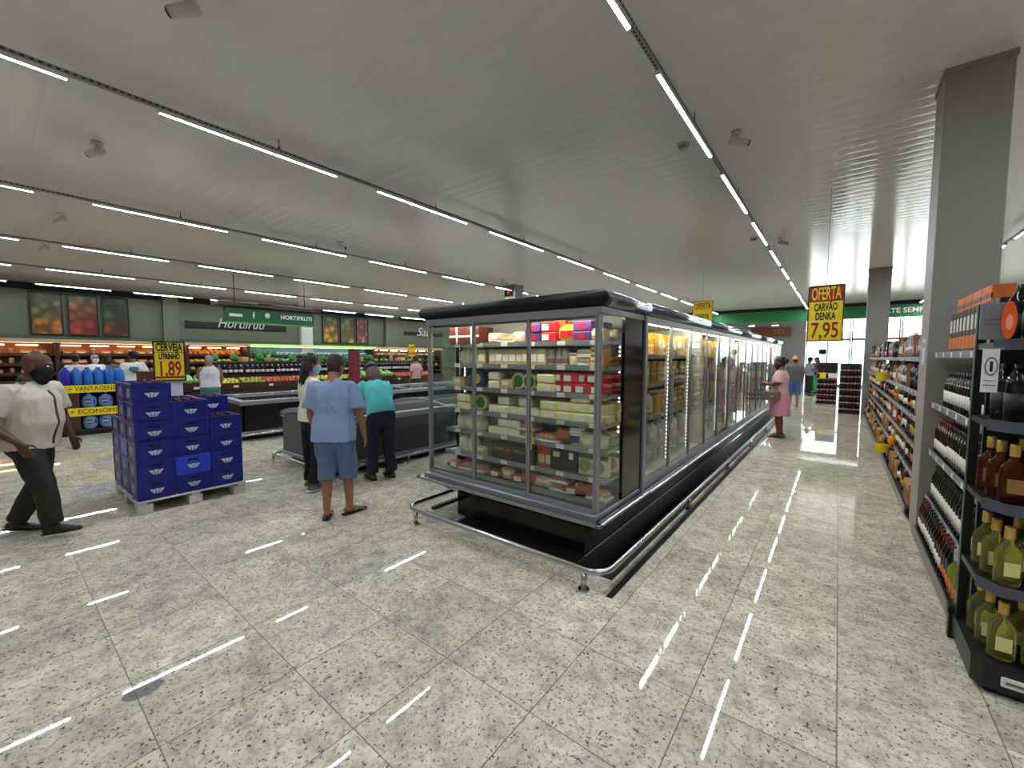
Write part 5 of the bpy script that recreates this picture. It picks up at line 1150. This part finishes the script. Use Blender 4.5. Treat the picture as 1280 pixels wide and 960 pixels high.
def person(label, loc, heading, J, skin, opts):
    """J: joints in the person's own frame (x forwards, y left, z up)"""
    P = thing('person', label, 'person', loc, heading)
    bulk = opts.get('bulk', 1.0); vox = opts.get('vox', .009)
    b = MB(); side = V3(opts.get('side', (0, 1, 0)))
    pel, wai, che, nek, hd = [V3(J[k]) for k in ('pel', 'wai', 'che', 'nek', 'head')]
    ub = nek - (nek - che) * .45
    TA = [.155 * bulk, .165 * bulk, .145 * bulk, .165 * bulk, .15, .06]; TB = [.10 * bulk, .115 * bulk, .105 * bulk, .118 * bulk, .09, .055]
    TP = [pel - (wai - pel).normalized() * .06, pel, wai, che, ub, nek + (hd - nek) * .05]
    b.loft(TP, TA, TB, side, 16)
    hq = opts.get('head', (0, 0)); hs = opts.get('hs', 1.0)
    HR = Matrix.Rotation(hq[0], 3, 'Z') @ Matrix.Rotation(-hq[1], 3, 'Y')
    b.loft([nek - V3((0, 0, .03)), hd + HR @ V3((-.015, 0, -.05))], [.062, .056], [.06, .056], side, 12)
    # head
    ringsd = [(-.115, .020, .020, .048), (-.103, .040, .038, .042), (-.075, .056, .068, .026), (-.03, .068, .086, .010), (.02, .074, .095, .0), (.06, .071, .093, -.004), (.09, .056, .074, -.006), (.109, .030, .042, -.006)]
    b.loft([hd + HR @ V3((r[3], 0, r[0])) * hs for r in ringsd], [r[1] * hs for r in ringsd], [r[2] * hs for r in ringsd], HR @ V3((0, 1, 0)), 18)
    Mh = HR.to_4x4()
    b.ell(hd + HR @ V3((.098, 0, -.022)) * hs, .018, .013, .024, 10, Mh); b.ell(hd + HR @ V3((.088, 0, .022)) * hs, .014, .05, .010, 10, Mh); b.ell(hd + HR @ V3((.088, 0, -.066)) * hs, .012, .024, .009, 8, Mh)
    for s in (-1, 1): b.ell(hd + HR @ V3((-.008, s * .076, -.012)) * hs, .020, .009, .032, 8, Mh)
    # arms and hands
    ar = opts.get('arm', 1.0)
    for s, S in ((1, 'L'), (-1, 'R')):
        sh, el, wr = [V3(J[k + S]) for k in ('sh', 'el', 'wr')]
        b.loft([sh, sh + (el - sh) * .35, el, el + (wr - el) * .3, wr], [.052 * ar, .048 * ar, .036 * ar, .038 * ar, .026], None, (1, 0, 0), 12)
        d = (wr - el).normalized(); d = V3(J.get('hd' + S, d)).normalized()
        th = V3(J.get('th' + S, (1, 0, 0))); th = (th - d * th.dot(d)).normalized(); n_ = V3(J.get('pn' + S, (0, -s, 0))); n_ = (n_ - d * n_.dot(d) - th * n_.dot(th)).normalized()
        b.loft([wr, wr + d * .035, wr + d * .085], [.026, .038, .040], [.022, .016, .014], th, 12)
        cu = J.get('cu' + S, .35); fr = opts.get('fr', .0085)
        for q, (o, ln) in enumerate(((.030, .070), (.010, .080), (-.010, .074), (-.029, .058))):
            p0 = wr + d * .078 + th * o; pts = [p0]; a = cu * .5
            for seg in (.45, .32, .23):
                pts.append(pts[-1] + (d * math.cos(a) + n_ * math.sin(a) + th * o * .6).normalized() * ln * seg); a += cu
            b.loft(pts, [fr * 1.12, fr * 1.05, fr, fr * .85], None, th, 8)
        p0 = wr + d * .03 + th * .030; b.loft([p0, p0 + (d * .6 + th * .75 + n_ * .2).normalized() * .038, p0 + (d * .6 + th * .75 + n_ * .2).normalized() * .038 + (d * .9 + th * .2 + n_ * .45).normalized() * .034], [fr * 1.5, fr * 1.25, fr], None, n_, 8)
    # legs
    lg = opts.get('leg', 1.0)
    for s, S in ((1, 'L'), (-1, 'R')):
        hp, kn, an = [V3(J[k + S]) for k in ('hip', 'kn', 'an')]
        b.loft([hp, hp + (kn - hp) * .3, kn, kn + (an - kn) * .3, an], [.082 * lg, .078 * lg, .054 * lg, .056 * lg, .036], None, (0, 1, 0), 14)
        f = V3(J.get('ft' + S, (1, 0, 0))).normalized(); sd_ = V3((-f.y, f.x, 0)).normalized()
        b.loft([an + V3((0, 0, -.03)) - f * .045, an + V3((0, 0, -.03)) + f * .02, an + f * .10 + V3((0, 0, -.05)), an + f * .165 + V3((0, 0, -.062))], [.032, .036, .040, .030], [.030, .036, .022, .013], sd_, 12)
        if opts.get('toes'):
            for q in range(5):
                t0 = an + f * (.155 - .010 * q) + V3((0, 0, -.066)) + sd_ * (-s) * (.030 - .015 * q); b.loft([t0, t0 + f * .03], [.011 if q == 0 else .008] * 2, None, sd_, 8)
    remeshed(b, 'body', skin, P, vox, 3)
    eyes = opts.get('eyes')
    if eyes:
        for s in (-1, 1):
            e_ = MB().ell(hd + HR @ V3((.083, s * .031, .0)) * hs, .010, .012, .009, 10); o = e_.build('eye', M_tubw, P, local=True)
            MB().ell(hd + HR @ V3((.091, s * .031, .0)) * hs, .004, .005, .005, 8).build('iris', M_ink, o, local=True)
    return P, HR, hd
def shirt(P, J, m, opts, hem=.80, sleeve=.65, off=.016, neck=.035, name='shirt', extra=None, flare=1.0, label=None):
    bulk = opts.get('bulk', 1.0); side = V3(opts.get('side', (0, 1, 0))); b = MB(); belly = opts.get('belly', 0.0)
    pel, wai, che, nek = [V3(J[k]) for k in ('pel', 'wai', 'che', 'nek')]
    ub = nek - (nek - che) * .48; up = (wai - pel).normalized()
    low = pel + up * (hem - pel.z) if hem is not None else pel
    fx = V3((1, 0, 0))
    b.loft([low, pel + up * max(.02, hem - pel.z + .05), wai + fx * belly * .5, wai + (che - wai) * .5 + fx * belly * .4, che, ub, nek - (nek - che) * .24, nek - (nek - che) * .06],
           [(.172 * bulk + off) * flare, (.170 * bulk + off) * flare, .152 * bulk + off + belly * .35, .160 * bulk + off, .170 * bulk + off, .152 * (bulk ** .5) + off * .5, .108, .066],
           [(.118 * bulk + off) * flare, (.118 * bulk + off) * flare, .112 * bulk + off + belly * .6, .118 * bulk + off, .122 * bulk + off, (.094 + off * .7) * (bulk ** .5), .080, .062], side, 20, 'flat')
    ar = opts.get('arm', 1.0)
    if sleeve:
        for S in 'LR':
            sh, el, wr = [V3(J[k + S]) for k in ('sh', 'el', 'wr')]
            e = sh + (el - sh) * sleeve; inn = sh + (nek - sh) * .35 + V3((0, 0, -.045))
            b.loft([inn, sh, sh + (e - sh) * .4, e], [.068, .060 * ar + off * .3, .060 * ar + off * .7, .060 * ar + off * 1.05], None, (1, 0, 0), 14, 'flat')
    if extra: extra(b)
    return remeshed(b, name, m, P, max(.010, opts.get('vox', .009)), 5, opts.get('fold', .010), 8, label)
def pants(P, J, m, opts, end=.97, off=.014, flare=1.0, name='trousers', top=1.0):
    bulk = opts.get('bulk', 1.0); b = MB(); lg = opts.get('leg', 1.0); side = V3(opts.get('side', (0, 1, 0)))
    pel, wai = V3(J['pel']), V3(J['wai']); up = (wai - pel).normalized()
    b.loft([pel - up * .09, pel - up * .02, pel + up * .05 * top], [.158 * bulk + off, .164 * bulk + off * .8, .140 * bulk], [.106 * bulk + off, .114 * bulk + off * .8, .094 * bulk], side, 18, 'round')
    for S in 'LR':
        hp, kn, an = [V3(J[k + S]) for k in ('hip', 'kn', 'an')]
        L1, L2 = (kn - hp).length, (an - kn).length; e = end * (L1 + L2)
        pts = [hp, hp + (kn - hp) * .35]; rad = [.086 * lg + off, .082 * lg + off]
        if e > L1: pts += [kn, kn + (an - kn).normalized() * min(e - L1, L2) * .5, kn + (an - kn).normalized() * (e - L1)]; rad += [.058 * lg + off + .006, .056 * lg + off, (.045 * lg + off + .008) * flare]
        else: pts += [hp + (kn - hp).normalized() * e]; rad += [(.066 * lg + off + .012) * flare]
        b.loft(pts, rad, None, (0, 1, 0), 16, 'flat')
    return remeshed(b, name, m, P, max(.010, opts.get('vox', .009)), 4, opts.get('fold', .010), 8)
def shoes(P, J, m, sole, kind='shoe'):
    for S in 'LR':
        an = V3(J['an' + S]); f = V3(J.get('ft' + S, (1, 0, 0))).normalized(); sd_ = V3((-f.y, f.x, 0)).normalized(); up = sd_.cross(f) * -1 if sd_.cross(f).z < 0 else sd_.cross(f)
        base = an - up * .083
        if kind == 'shoe':
            b = MB(); b.loft([an - f * .05 - up * .04, an + f * .01 - up * .035, an + f * .10 - up * .052, an + f * .19 - up * .062], [.042, .046, .050, .034], [.042, .046, .030, .018], sd_, 14)
            b.loft([an - up * .045, an + up * .015], [.046, .044], [.05, .048], f, 12, 'flat')
            o = remeshed(b, 'shoe', m, P, .010, 3)
            MB().loft([base + up * .012 - f * .085, base + up * .012 - f * .02, base + up * .012 + f * .10, base + up * .012 + f * .20], [.034, .044, .052, .030], [.012] * 4, sd_, 12).build('sole', sole, o, local=True)
        else:
            o = MB().loft([base + up * .010 - f * .085, base + up * .010 - f * .02, base + up * .010 + f * .10, base + up * .010 + f * .20], [.036, .044, .052, .034], [.009] * 4, sd_, 14).build('sandal', m, P, local=True)
            if kind == 'flip': MB().tube([base + f * .14 + up * .018, base + f * .10 + up * .05, base + f * .04 + sd_ * .046 + up * .03], .006, 6).tube([base + f * .14 + up * .018, base + f * .10 + up * .05, base + f * .04 - sd_ * .046 + up * .03], .006, 6).build('strap', sole, o, local=True)
            else: MB().loft([base + f * .11 - sd_ * .05 + up * .02, base + f * .11 + up * .055, base + f * .11 + sd_ * .05 + up * .02], [.02] * 3, [.006] * 3, f, 8).build('strap', sole, o, local=True)
def hair(P, HR, hd, m, kind, hs=1.0):
    b = MB()
    def h(p): return hd + HR @ V3(p) * hs
    b.loft([h((-.012, 0, -.055)), h((-.028, 0, -.01)), h((-.022, 0, .035)), h((-.012, 0, .075)), h((-.008, 0, .108)), h((-.006, 0, .124))], [.066 * hs, .080 * hs, .084 * hs, .080 * hs, .060 * hs, .02], [.068 * hs, .082 * hs, .096 * hs, .098 * hs, .074 * hs, .03], HR @ V3((0, 1, 0)), 18)
    if kind == 'long': b.loft([h((-.03, 0, .08)), h((-.06, 0, -.02)), h((-.075, 0, -.14)), h((-.07, 0, -.27)), h((-.065, 0, -.34))], [.07, .092, .098, .088, .05], [.07, .06, .05, .045, .02], HR @ V3((0, 1, 0)), 16)
    if kind == 'shoulder': b.loft([h((-.03, 0, .06)), h((-.055, 0, -.03)), h((-.065, 0, -.12)), h((-.06, 0, -.19))], [.08, .098, .105, .075], [.07, .062, .055, .03], HR @ V3((0, 1, 0)), 16)
    if kind == 'bun': b.ell(h((-.10, 0, .03)), .06, .065, .06, 12); b.ell(h((-.05, 0, .02)), .07, .088, .09, 12)
    return remeshed(b, 'hair', m, P, .010, 2, .010 if kind != 'short' else .006, 26)
def band(P, HR, hd, m, z, name, hs=1.0):
    return MB().loft([hd + HR @ V3((-.012, 0, z - .02)) * hs, hd + HR @ V3((-.012, 0, z + .02)) * hs], [.092 * hs, .091 * hs], [.108 * hs, .107 * hs], HR @ V3((0, 1, 0)), 20, 'flat').build(name, m, P, local=True)
def mask(P, HR, hd, m, z0=-.10, z1=-.01, hs=1.0):
    return MB().loft([hd + HR @ V3((.035, 0, z0 - .012)) * hs, hd + HR @ V3((.034, 0, z0 + .02)) * hs, hd + HR @ V3((.030, 0, (z0 + z1) / 2)) * hs, hd + HR @ V3((.028, 0, z1)) * hs], [.044 * hs, .064 * hs, .073 * hs, .074 * hs], [.052 * hs, .068 * hs, .082 * hs, .080 * hs], HR @ V3((0, 1, 0)), 18).build('face_mask', m, P, local=True)
def strip_on(o, y, z0, z1, w, name, m, n=18):
    """a narrow band lying on the front (+x) of garment o"""
    from mathutils.bvhtree import BVHTree
    t = BVHTree.FromPolygons([v.co for v in o.data.vertices], [p.vertices for p in o.data.polygons])
    b = MB(); prev = None
    for i in range(n + 1):
        z = z0 + (z1 - z0) * i / n; q = []
        for yy in (y - w / 2, y + w / 2):
            h = t.ray_cast(Vector((1, yy, z)), Vector((-1, 0, 0)))[0]
            if h is None: q = None; break
            q.append(h + Vector((.003, 0, 0)))
        if q and prev:
            lo = [p - Vector((.006, 0, 0)) for p in prev]; hi = [p - Vector((.006, 0, 0)) for p in q]
            b.face([prev[0], prev[1], q[1], q[0]]); b.face([prev[0], q[0], hi[0], lo[0]]); b.face([prev[1], lo[1], hi[1], q[1]])
        prev = q
    return b.build(name, m, o, local=True)
BASE = dict(pel=(0, 0, .93), wai=(.01, 0, 1.09), che=(0, 0, 1.27), nek=(-.015, 0, 1.45), head=(.02, 0, 1.585), shL=(-.01, .175, 1.365), shR=(-.01, -.175, 1.365), elL=(-.03, .235, 1.085), elR=(-.03, -.235, 1.085), wrL=(.05, .245, .85), wrR=(.05, -.245, .85),
            hipL=(0, .09, .90), hipR=(0, -.09, .90), knL=(.015, .10, .49), knR=(.015, -.10, .49), anL=(-.02, .105, .088), anR=(-.02, -.105, .088))
def pose(**k): d = dict(BASE); d.update(k); return d
sk_dark = mat('deep_brown_skin', (92, 58, 44), .45); sk_mid = mat('tan_skin', (150, 104, 80), .5); sk_light = mat('light_skin', (186, 140, 116), .5); sk_brown = mat('brown_skin', (110, 70, 54), .45)
hr_black = mat('black_hair', (16, 13, 13), .4); hr_brown = mat('dark_brown_hair', (52, 38, 32), .5); hr_grey = mat('grey_brown_hair', (92, 80, 70), .55); hr_silver = mat('grey_hair', (150, 146, 142), .6)

# the stocky man walking on the left
J = pose(pel=(0, 0, .93), wai=(.02, 0, 1.09), che=(.03, 0, 1.28), nek=(.03, 0, 1.46), head=(.085, 0, 1.585), shL=(.05, .20, 1.365), shR=(.0, -.20, 1.365), elL=(.06, .29, 1.09), wrL=(.14, .27, .88), elR=(-.09, -.31, 1.10), wrR=(.14, -.31, .92),
         hipL=(-.01, .10, .90), hipR=(.01, -.10, .90), knR=(.15, -.11, .50), anR=(.20, -.11, .115), knL=(-.03, .10, .49), anL=(-.22, .10, .105), ftR=(1, 0, .12), ftL=(1, .05, -.06), thR=(1, .2, 0), hdL=(.3, .0, -.95), thL=(.9, 0, .4), hdR=(.4, .1, -.9))
O = dict(bulk=1.20, arm=1.22, leg=1.12, vox=.008, belly=.05, head=(.25, -.06), eyes=True, fold=.012, hs=1.04)
P, HR, hd = person('bald man in beige shirt with black mask and dark trousers walking past the crates', (-5.86, .23, 0), R(52), J, sk_dark, O)
sm = mat('beige_shirt', (200, 192, 178), .8, noise_amt=.03)
sh_ = shirt(P, J, sm, O, hem=.84, sleeve=.72, off=.022, flare=1.07)
MB().loft([V3(J['nek']) + V3((-.012, 0, -.025)), V3(J['nek']) + V3((.0, 0, .025))], [.082, .070], [.082, .070], (0, 1, 0), 18, 'flat').build('collar', mat('dark_green_collar', (44, 58, 46), .7), sh_, local=True)
strip_on(sh_, .0, .86, 1.36, .022, 'button_strip', mat('dark_green_strip', (50, 66, 54), .7))
ba = V3(J['shL']) + (V3(J['elL']) - V3(J['shL'])) * .60; MB().loft([ba, ba + (V3(J['elL']) - V3(J['shL'])).normalized() * .03], [.090, .090], None, (1, 0, 0), 14, 'flat').build('sleeve_band', mat('green_sleeve_band', (120, 160, 140), .7), sh_, local=True)
pants(P, J, mat('dark_olive_trousers', (36, 36, 32), .8), O, end=.98, off=.012, flare=1.0); shoes(P, J, mat('black_shoe', (24, 24, 26), .45), M_soot)
mask(P, HR, hd, mat('black_cloth_mask', (18, 18, 20), .8), -.115, -.025, 1.04)

# the man in the blue T-shirt
J = pose(head=(.075, -.015, 1.575), nek=(.01, 0, 1.455), che=(0, 0, 1.28), knL=(.02, .085, .50), anL=(-.06, .075, .088), knR=(.05, -.115, .50), anR=(.05, -.125, .088), ftL=(1, .15, 0), ftR=(.75, -.65, 0), elR=(-.03, -.265, 1.09), wrR=(.05, -.29, .85), elL=(.02, .24, 1.09), wrL=(.10, .21, .87), shL=(0, .18, 1.37), shR=(0, -.18, 1.37))
O = dict(bulk=1.06, arm=1.0, leg=1.0, vox=.008, head=(-.45, -.4), toes=True, fold=.022, fr=.009)
P, HR, hd = person('man in light blue T-shirt, blue shorts and flip-flops seen from behind', (-4.10, 2.22, 0), R(136), J, sk_mid, O)
sh_ = shirt(P, J, mat('light_blue_tshirt', (142, 166, 204), .85, noise_amt=.06, noise_scale=5), O, hem=.80, sleeve=.80, off=.026, flare=1.06)
pants(P, J, mat('blue_shorts', (88, 110, 140), .85, noise_amt=.12, noise_scale=7), O, end=.62, off=.030, flare=1.12, name='shorts'); shoes(P, J, mat('flip_flop_sole', (34, 30, 32), .6), mat('white_strap', (190, 186, 182), .5), 'flip'); hair(P, HR, hd, hr_brown, 'short')

# the woman in teal leaning on the freezer
J = pose(pel=(-.02, 0, .91), wai=(.03, 0, 1.06), che=(.12, 0, 1.21), nek=(.20, 0, 1.36), head=(.28, 0, 1.47), shL=(.155, .17, 1.28), shR=(.155, -.17, 1.28), elL=(.26, .30, 1.10), wrL=(.42, .24, .95), elR=(.25, -.24, 1.06), wrR=(.43, -.20, .95), hipL=(-.02, .09, .88), hipR=(-.02, -.09, .88), knL=(.02, .11, .48), anL=(.0, .14, .088), knR=(-.02, -.10, .48), anR=(-.06, -.11, .088),
         hdL=(1, -.1, -.1), hdR=(1, .1, -.1), thL=(0, -1, .1), thR=(0, 1, .1), pnL=(0, 0, -1), pnR=(0, 0, -1))
O = dict(bulk=1.05, vox=.009, head=(.1, -.45), fold=.014)
P, HR, hd = person('woman in teal T-shirt and dark jeans leaning over the grey freezer', (-4.92, 3.34, 0), R(172), J, sk_mid, O)
shirt(P, J, mat('teal_tshirt', (84, 184, 186), .85, noise_amt=.05), O, hem=.90, sleeve=.70, off=.024); pants(P, J, mat('dark_jeans', (24, 28, 46), .8, noise_amt=.1), O, end=.98, off=.016, flare=1.2); shoes(P, J, mat('brown_shoe', (88, 54, 38), .5), M_soot)
hair(P, HR, hd, hr_grey, 'shoulder'); band(P, HR, hd, mat('navy_headband', (26, 28, 64), .7), .055, 'headband')

# the woman in white
J = pose(head=(.03, 0, 1.58), elL=(.02, .21, 1.14), wrL=(.22, .17, 1.08), elR=(-.02, -.21, 1.13), wrR=(.16, -.16, 1.02), shL=(-.01, .155, 1.35), shR=(-.01, -.155, 1.35), anL=(.03, .10, .088), anR=(-.03, -.10, .088))
O = dict(bulk=.90, arm=.85, leg=.92, vox=.009, head=(-.25, -.12), fold=.010)
P, HR, hd = person('woman in white top with long black hair and pale blue mask behind the blue-shirted man', (-5.17, 2.50, 0), R(92), J, sk_mid, O)
shirt(P, J, mat('cream_white_top', (226, 222, 200), .85), O, hem=.87, sleeve=.62, off=.020, flare=1.08); pants(P, J, mat('black_trousers', (18, 18, 20), .8), O, end=.97, off=.012, flare=1.3); shoes(P, J, mat('grey_sneaker', (100, 100, 102), .6), M_paper)
hair(P, HR, hd, hr_black, 'long'); mask(P, HR, hd, mat('pale_blue_mask', (150, 186, 214), .7), -.105, -.02)

# the woman in pink by the long fridge
J = pose(head=(.03, 0, 1.575), elL=(.02, .22, 1.13), wrL=(.23, .15, 1.12), elR=(.02, -.22, 1.13), wrR=(.23, -.15, 1.12), hdL=(1, -.3, .1), hdR=(1, .3, .1), thL=(0, 0, 1), thR=(0, 0, 1), cuL=.7, cuR=.7)
O = dict(bulk=1.12, arm=1.15, leg=1.0, vox=.012, head=(0, -.1), fold=.008)
P, HR, hd = person('woman in pale pink top and pink skirt with a handbag beside the long fridge', (-.93, 10.30, 0), R(176), J, sk_brown, O)
shirt(P, J, mat('pale_pink_top', (200, 160, 166), .85, noise_amt=.15, noise_scale=14), O, hem=.90, sleeve=.85, off=.018)
b = MB(); b.loft([(0, 0, 1.02), (0, 0, .90), (0, 0, .70), (0, 0, .47)], [.18, .215, .225, .24], [.135, .165, .18, .19], (0, 1, 0), 20, 'flat'); remeshed(b, 'skirt', mat('pink_skirt', (206, 140, 164), .85), P, .014, 4, .012, 9)
shoes(P, J, mat('brown_sandal', (96, 56, 48), .6), mat('brown_strap', (80, 44, 40), .6), 'sandal'); hair(P, HR, hd, hr_black, 'bun'); mask(P, HR, hd, mat('dark_mask', (28, 26, 30), .8), -.11, -.02)
hbag = thing('handbag', 'taupe handbag hanging from the arm of the woman in pink', 'bag', (-1.0, 10.0, .84))
MB().box(-1.20, -.90, 9.99, 10.065, .80, .99, .02).build('body', mat('taupe_bag', (112, 92, 78), .6), hbag); MB().tube([(-1.16, 10.03, .98), (-1.12, 10.04, 1.06), (-1.0, 10.05, 1.07), (-.94, 10.03, .98)], .008, 6).build('strap', mat('bag_strap', (84, 66, 56), .6), hbag); MB().box(-1.075, -1.03, 9.985, 9.992, .87, .90).build('clasp', M_gold, hbag)
yk = thing('yellow_pack', 'small yellow pack held by the woman in pink', 'pack', (-1.24, 10.3, 1.10)); MB().box(-1.27, -1.18, 10.24, 10.36, 1.09, 1.17, .012).build('pack', M_yellowp, yk); MB().box(-1.272, -1.268, 10.27, 10.33, 1.11, 1.15).build('label', M_redpack, yk)

# people farther down the aisle
O = dict(bulk=1.1, vox=.013, head=(.1, -.2), fold=.008); J = pose(anL=(.05, .1, .088), anR=(-.06, -.1, .088))
P, HR, hd = person('person in orange cap, grey-green shirt and blue shorts in the right aisle', (-1.17, 17.3, 0), R(100), J, sk_mid, O)
shirt(P, J, mat('grey_green_shirt', (92, 98, 88), .85), O, hem=.88, sleeve=.8, off=.03); pants(P, J, mat('denim_shorts', (70, 100, 146), .85), O, end=.62, off=.03, flare=1.15, name='shorts'); shoes(P, J, mat('tan_sandal', (120, 90, 70), .6), M_soot, 'sandal'); hair(P, HR, hd, hr_black, 'short')
cp = MB(); cp.loft([hd + V3((-.01, 0, .045)), hd + V3((-.01, 0, .09)), hd + V3((-.01, 0, .13))], [.092, .088, .05], [.108, .10, .06], (0, 1, 0), 18); cp.loft([hd + V3((.07, 0, .05)), hd + V3((.17, 0, .04))], [.075, .05], [.006, .006], (0, 1, 0), 12); cp.build('cap', mat('orange_cap', (226, 150, 90), .7), P, local=True)
J = pose(elL=(.05, .23, 1.12), wrL=(.27, .16, 1.15), elR=(.05, -.23, 1.12), wrR=(.27, -.14, 1.12)); O = dict(bulk=1.15, vox=.013, head=(0, -.3), fold=.008)
P, HR, hd = person('person in grey shirt and black trousers standing near the checkouts', (-1.0, 22.6, 0), R(30), J, sk_brown, O)
shirt(P, J, mat('grey_shirt', (120, 122, 130), .85), O, hem=.88, sleeve=.7, off=.03); pants(P, J, mat('black_slacks', (22, 22, 24), .8), O, off=.02); shoes(P, J, M_black, M_soot); hair(P, HR, hd, hr_black, 'short')
J = pose(); O = dict(bulk=1.0, vox=.014, head=(0, -.1), fold=.008)
P, HR, hd = person('person in green trousers and dark top partly hidden at the far end', (-.78, 23.9, 0), R(200), J, sk_brown, O)
shirt(P, J, mat('charcoal_top', (52, 54, 58), .85), O, hem=.88, sleeve=.7, off=.03); pants(P, J, mat('green_trousers', (50, 150, 70), .8), O, off=.02); shoes(P, J, M_black, M_soot); hair(P, HR, hd, hr_black, 'shoulder')
# shoppers among the produce
J = pose(elR=(.06, -.25, 1.13), wrR=(.24, -.24, .98), elL=(.1, .25, 1.18), wrL=(.32, .22, 1.12), head=(.03, 0, 1.57)); O = dict(bulk=1.12, vox=.012, head=(-.1, -.1), fold=.009, arm=1.05)
P, HR, hd = person('grey-haired man in white sleeveless shirt picking fruit at the island', (-12.22, 3.44, 0), R(168), J, sk_mid, O)
shirt(P, J, mat('white_vest', (216, 214, 220), .85), O, hem=.90, sleeve=0, off=.02); pants(P, J, mat('teal_shorts', (70, 116, 112), .85), O, end=.62, off=.03, name='shorts'); shoes(P, J, mat('black_sandal', (30, 28, 28), .6), M_soot, 'sandal'); hair(P, HR, hd, hr_silver, 'short')
J = pose(); O = dict(bulk=1.18, vox=.012, head=(.2, -.05), fold=.010, hs=1.05)
P, HR, hd = person('man in white T-shirt with a dark print on the back behind the crates', (-14.9, 2.47, 0), R(175), J, sk_brown, O); P.scale = (1.06, 1.06, 1.06)
so = shirt(P, J, mat('white_tshirt', (206, 212, 206), .85), O, hem=.86, sleeve=.8, off=.028, flare=1.04)
bk = MB(); bk.loft([(-.175, 0, 1.30), (-.165, 0, 1.24), (-.158, 0, 1.16)], [.085, .10, .03], [.012] * 3, (0, 1, 0), 12); bk.build('back_print', mat('grey_teal_print', (92, 118, 124), .85), so, local=True)
pants(P, J, mat('grey_trousers', (70, 72, 76), .8), O, off=.02); shoes(P, J, M_black, M_soot); hair(P, HR, hd, hr_black, 'short')
for lb, x, y, a, c, hc, kind, col in (('shopper in pinkish white top left of the blue jugs', -17.2, 1.62, 150, (222, 208, 212), hr_black, 'short', 'a'), ('shopper in white shirt and white mask above the blue jugs', -17.6, 2.06, 20, (220, 216, 214), hr_silver, 'short', 'b'), ('dark-haired shopper in grey top above the blue jugs', -18.2, 2.42, 160, (92, 90, 104), hr_black, 'shoulder', 'c'), ('shopper in pale pink shirt at the left edge of the end fridge', -12.4, 9.96, 185, (206, 160, 164), hr_brown, 'short', 'd')):
    J = pose(); O = dict(bulk=1.05, vox=.014, head=(0, -.1), fold=.008); P, HR, hd = person(lb, (x, y, 0), R(a), J, sk_mid, O)
    shirt(P, J, mat('far_shirt_' + col, c, .85), O, hem=.86, sleeve=.75, off=.025); pants(P, J, mat('far_trousers_' + col, (46, 48, 56), .8), O, off=.02); shoes(P, J, M_black, M_soot); hair(P, HR, hd, hc, kind)
    if col == 'b': mask(P, HR, hd, M_paper)
# ------------------------------------------------------------------ anything not used is removed
for k, p in PROTO.items():
    if not p['used']:
        def rm(o):
            for c in KIDS.get(o.name, []): rm(c)
            bpy.data.objects.remove(o)
        rm(p['o'])
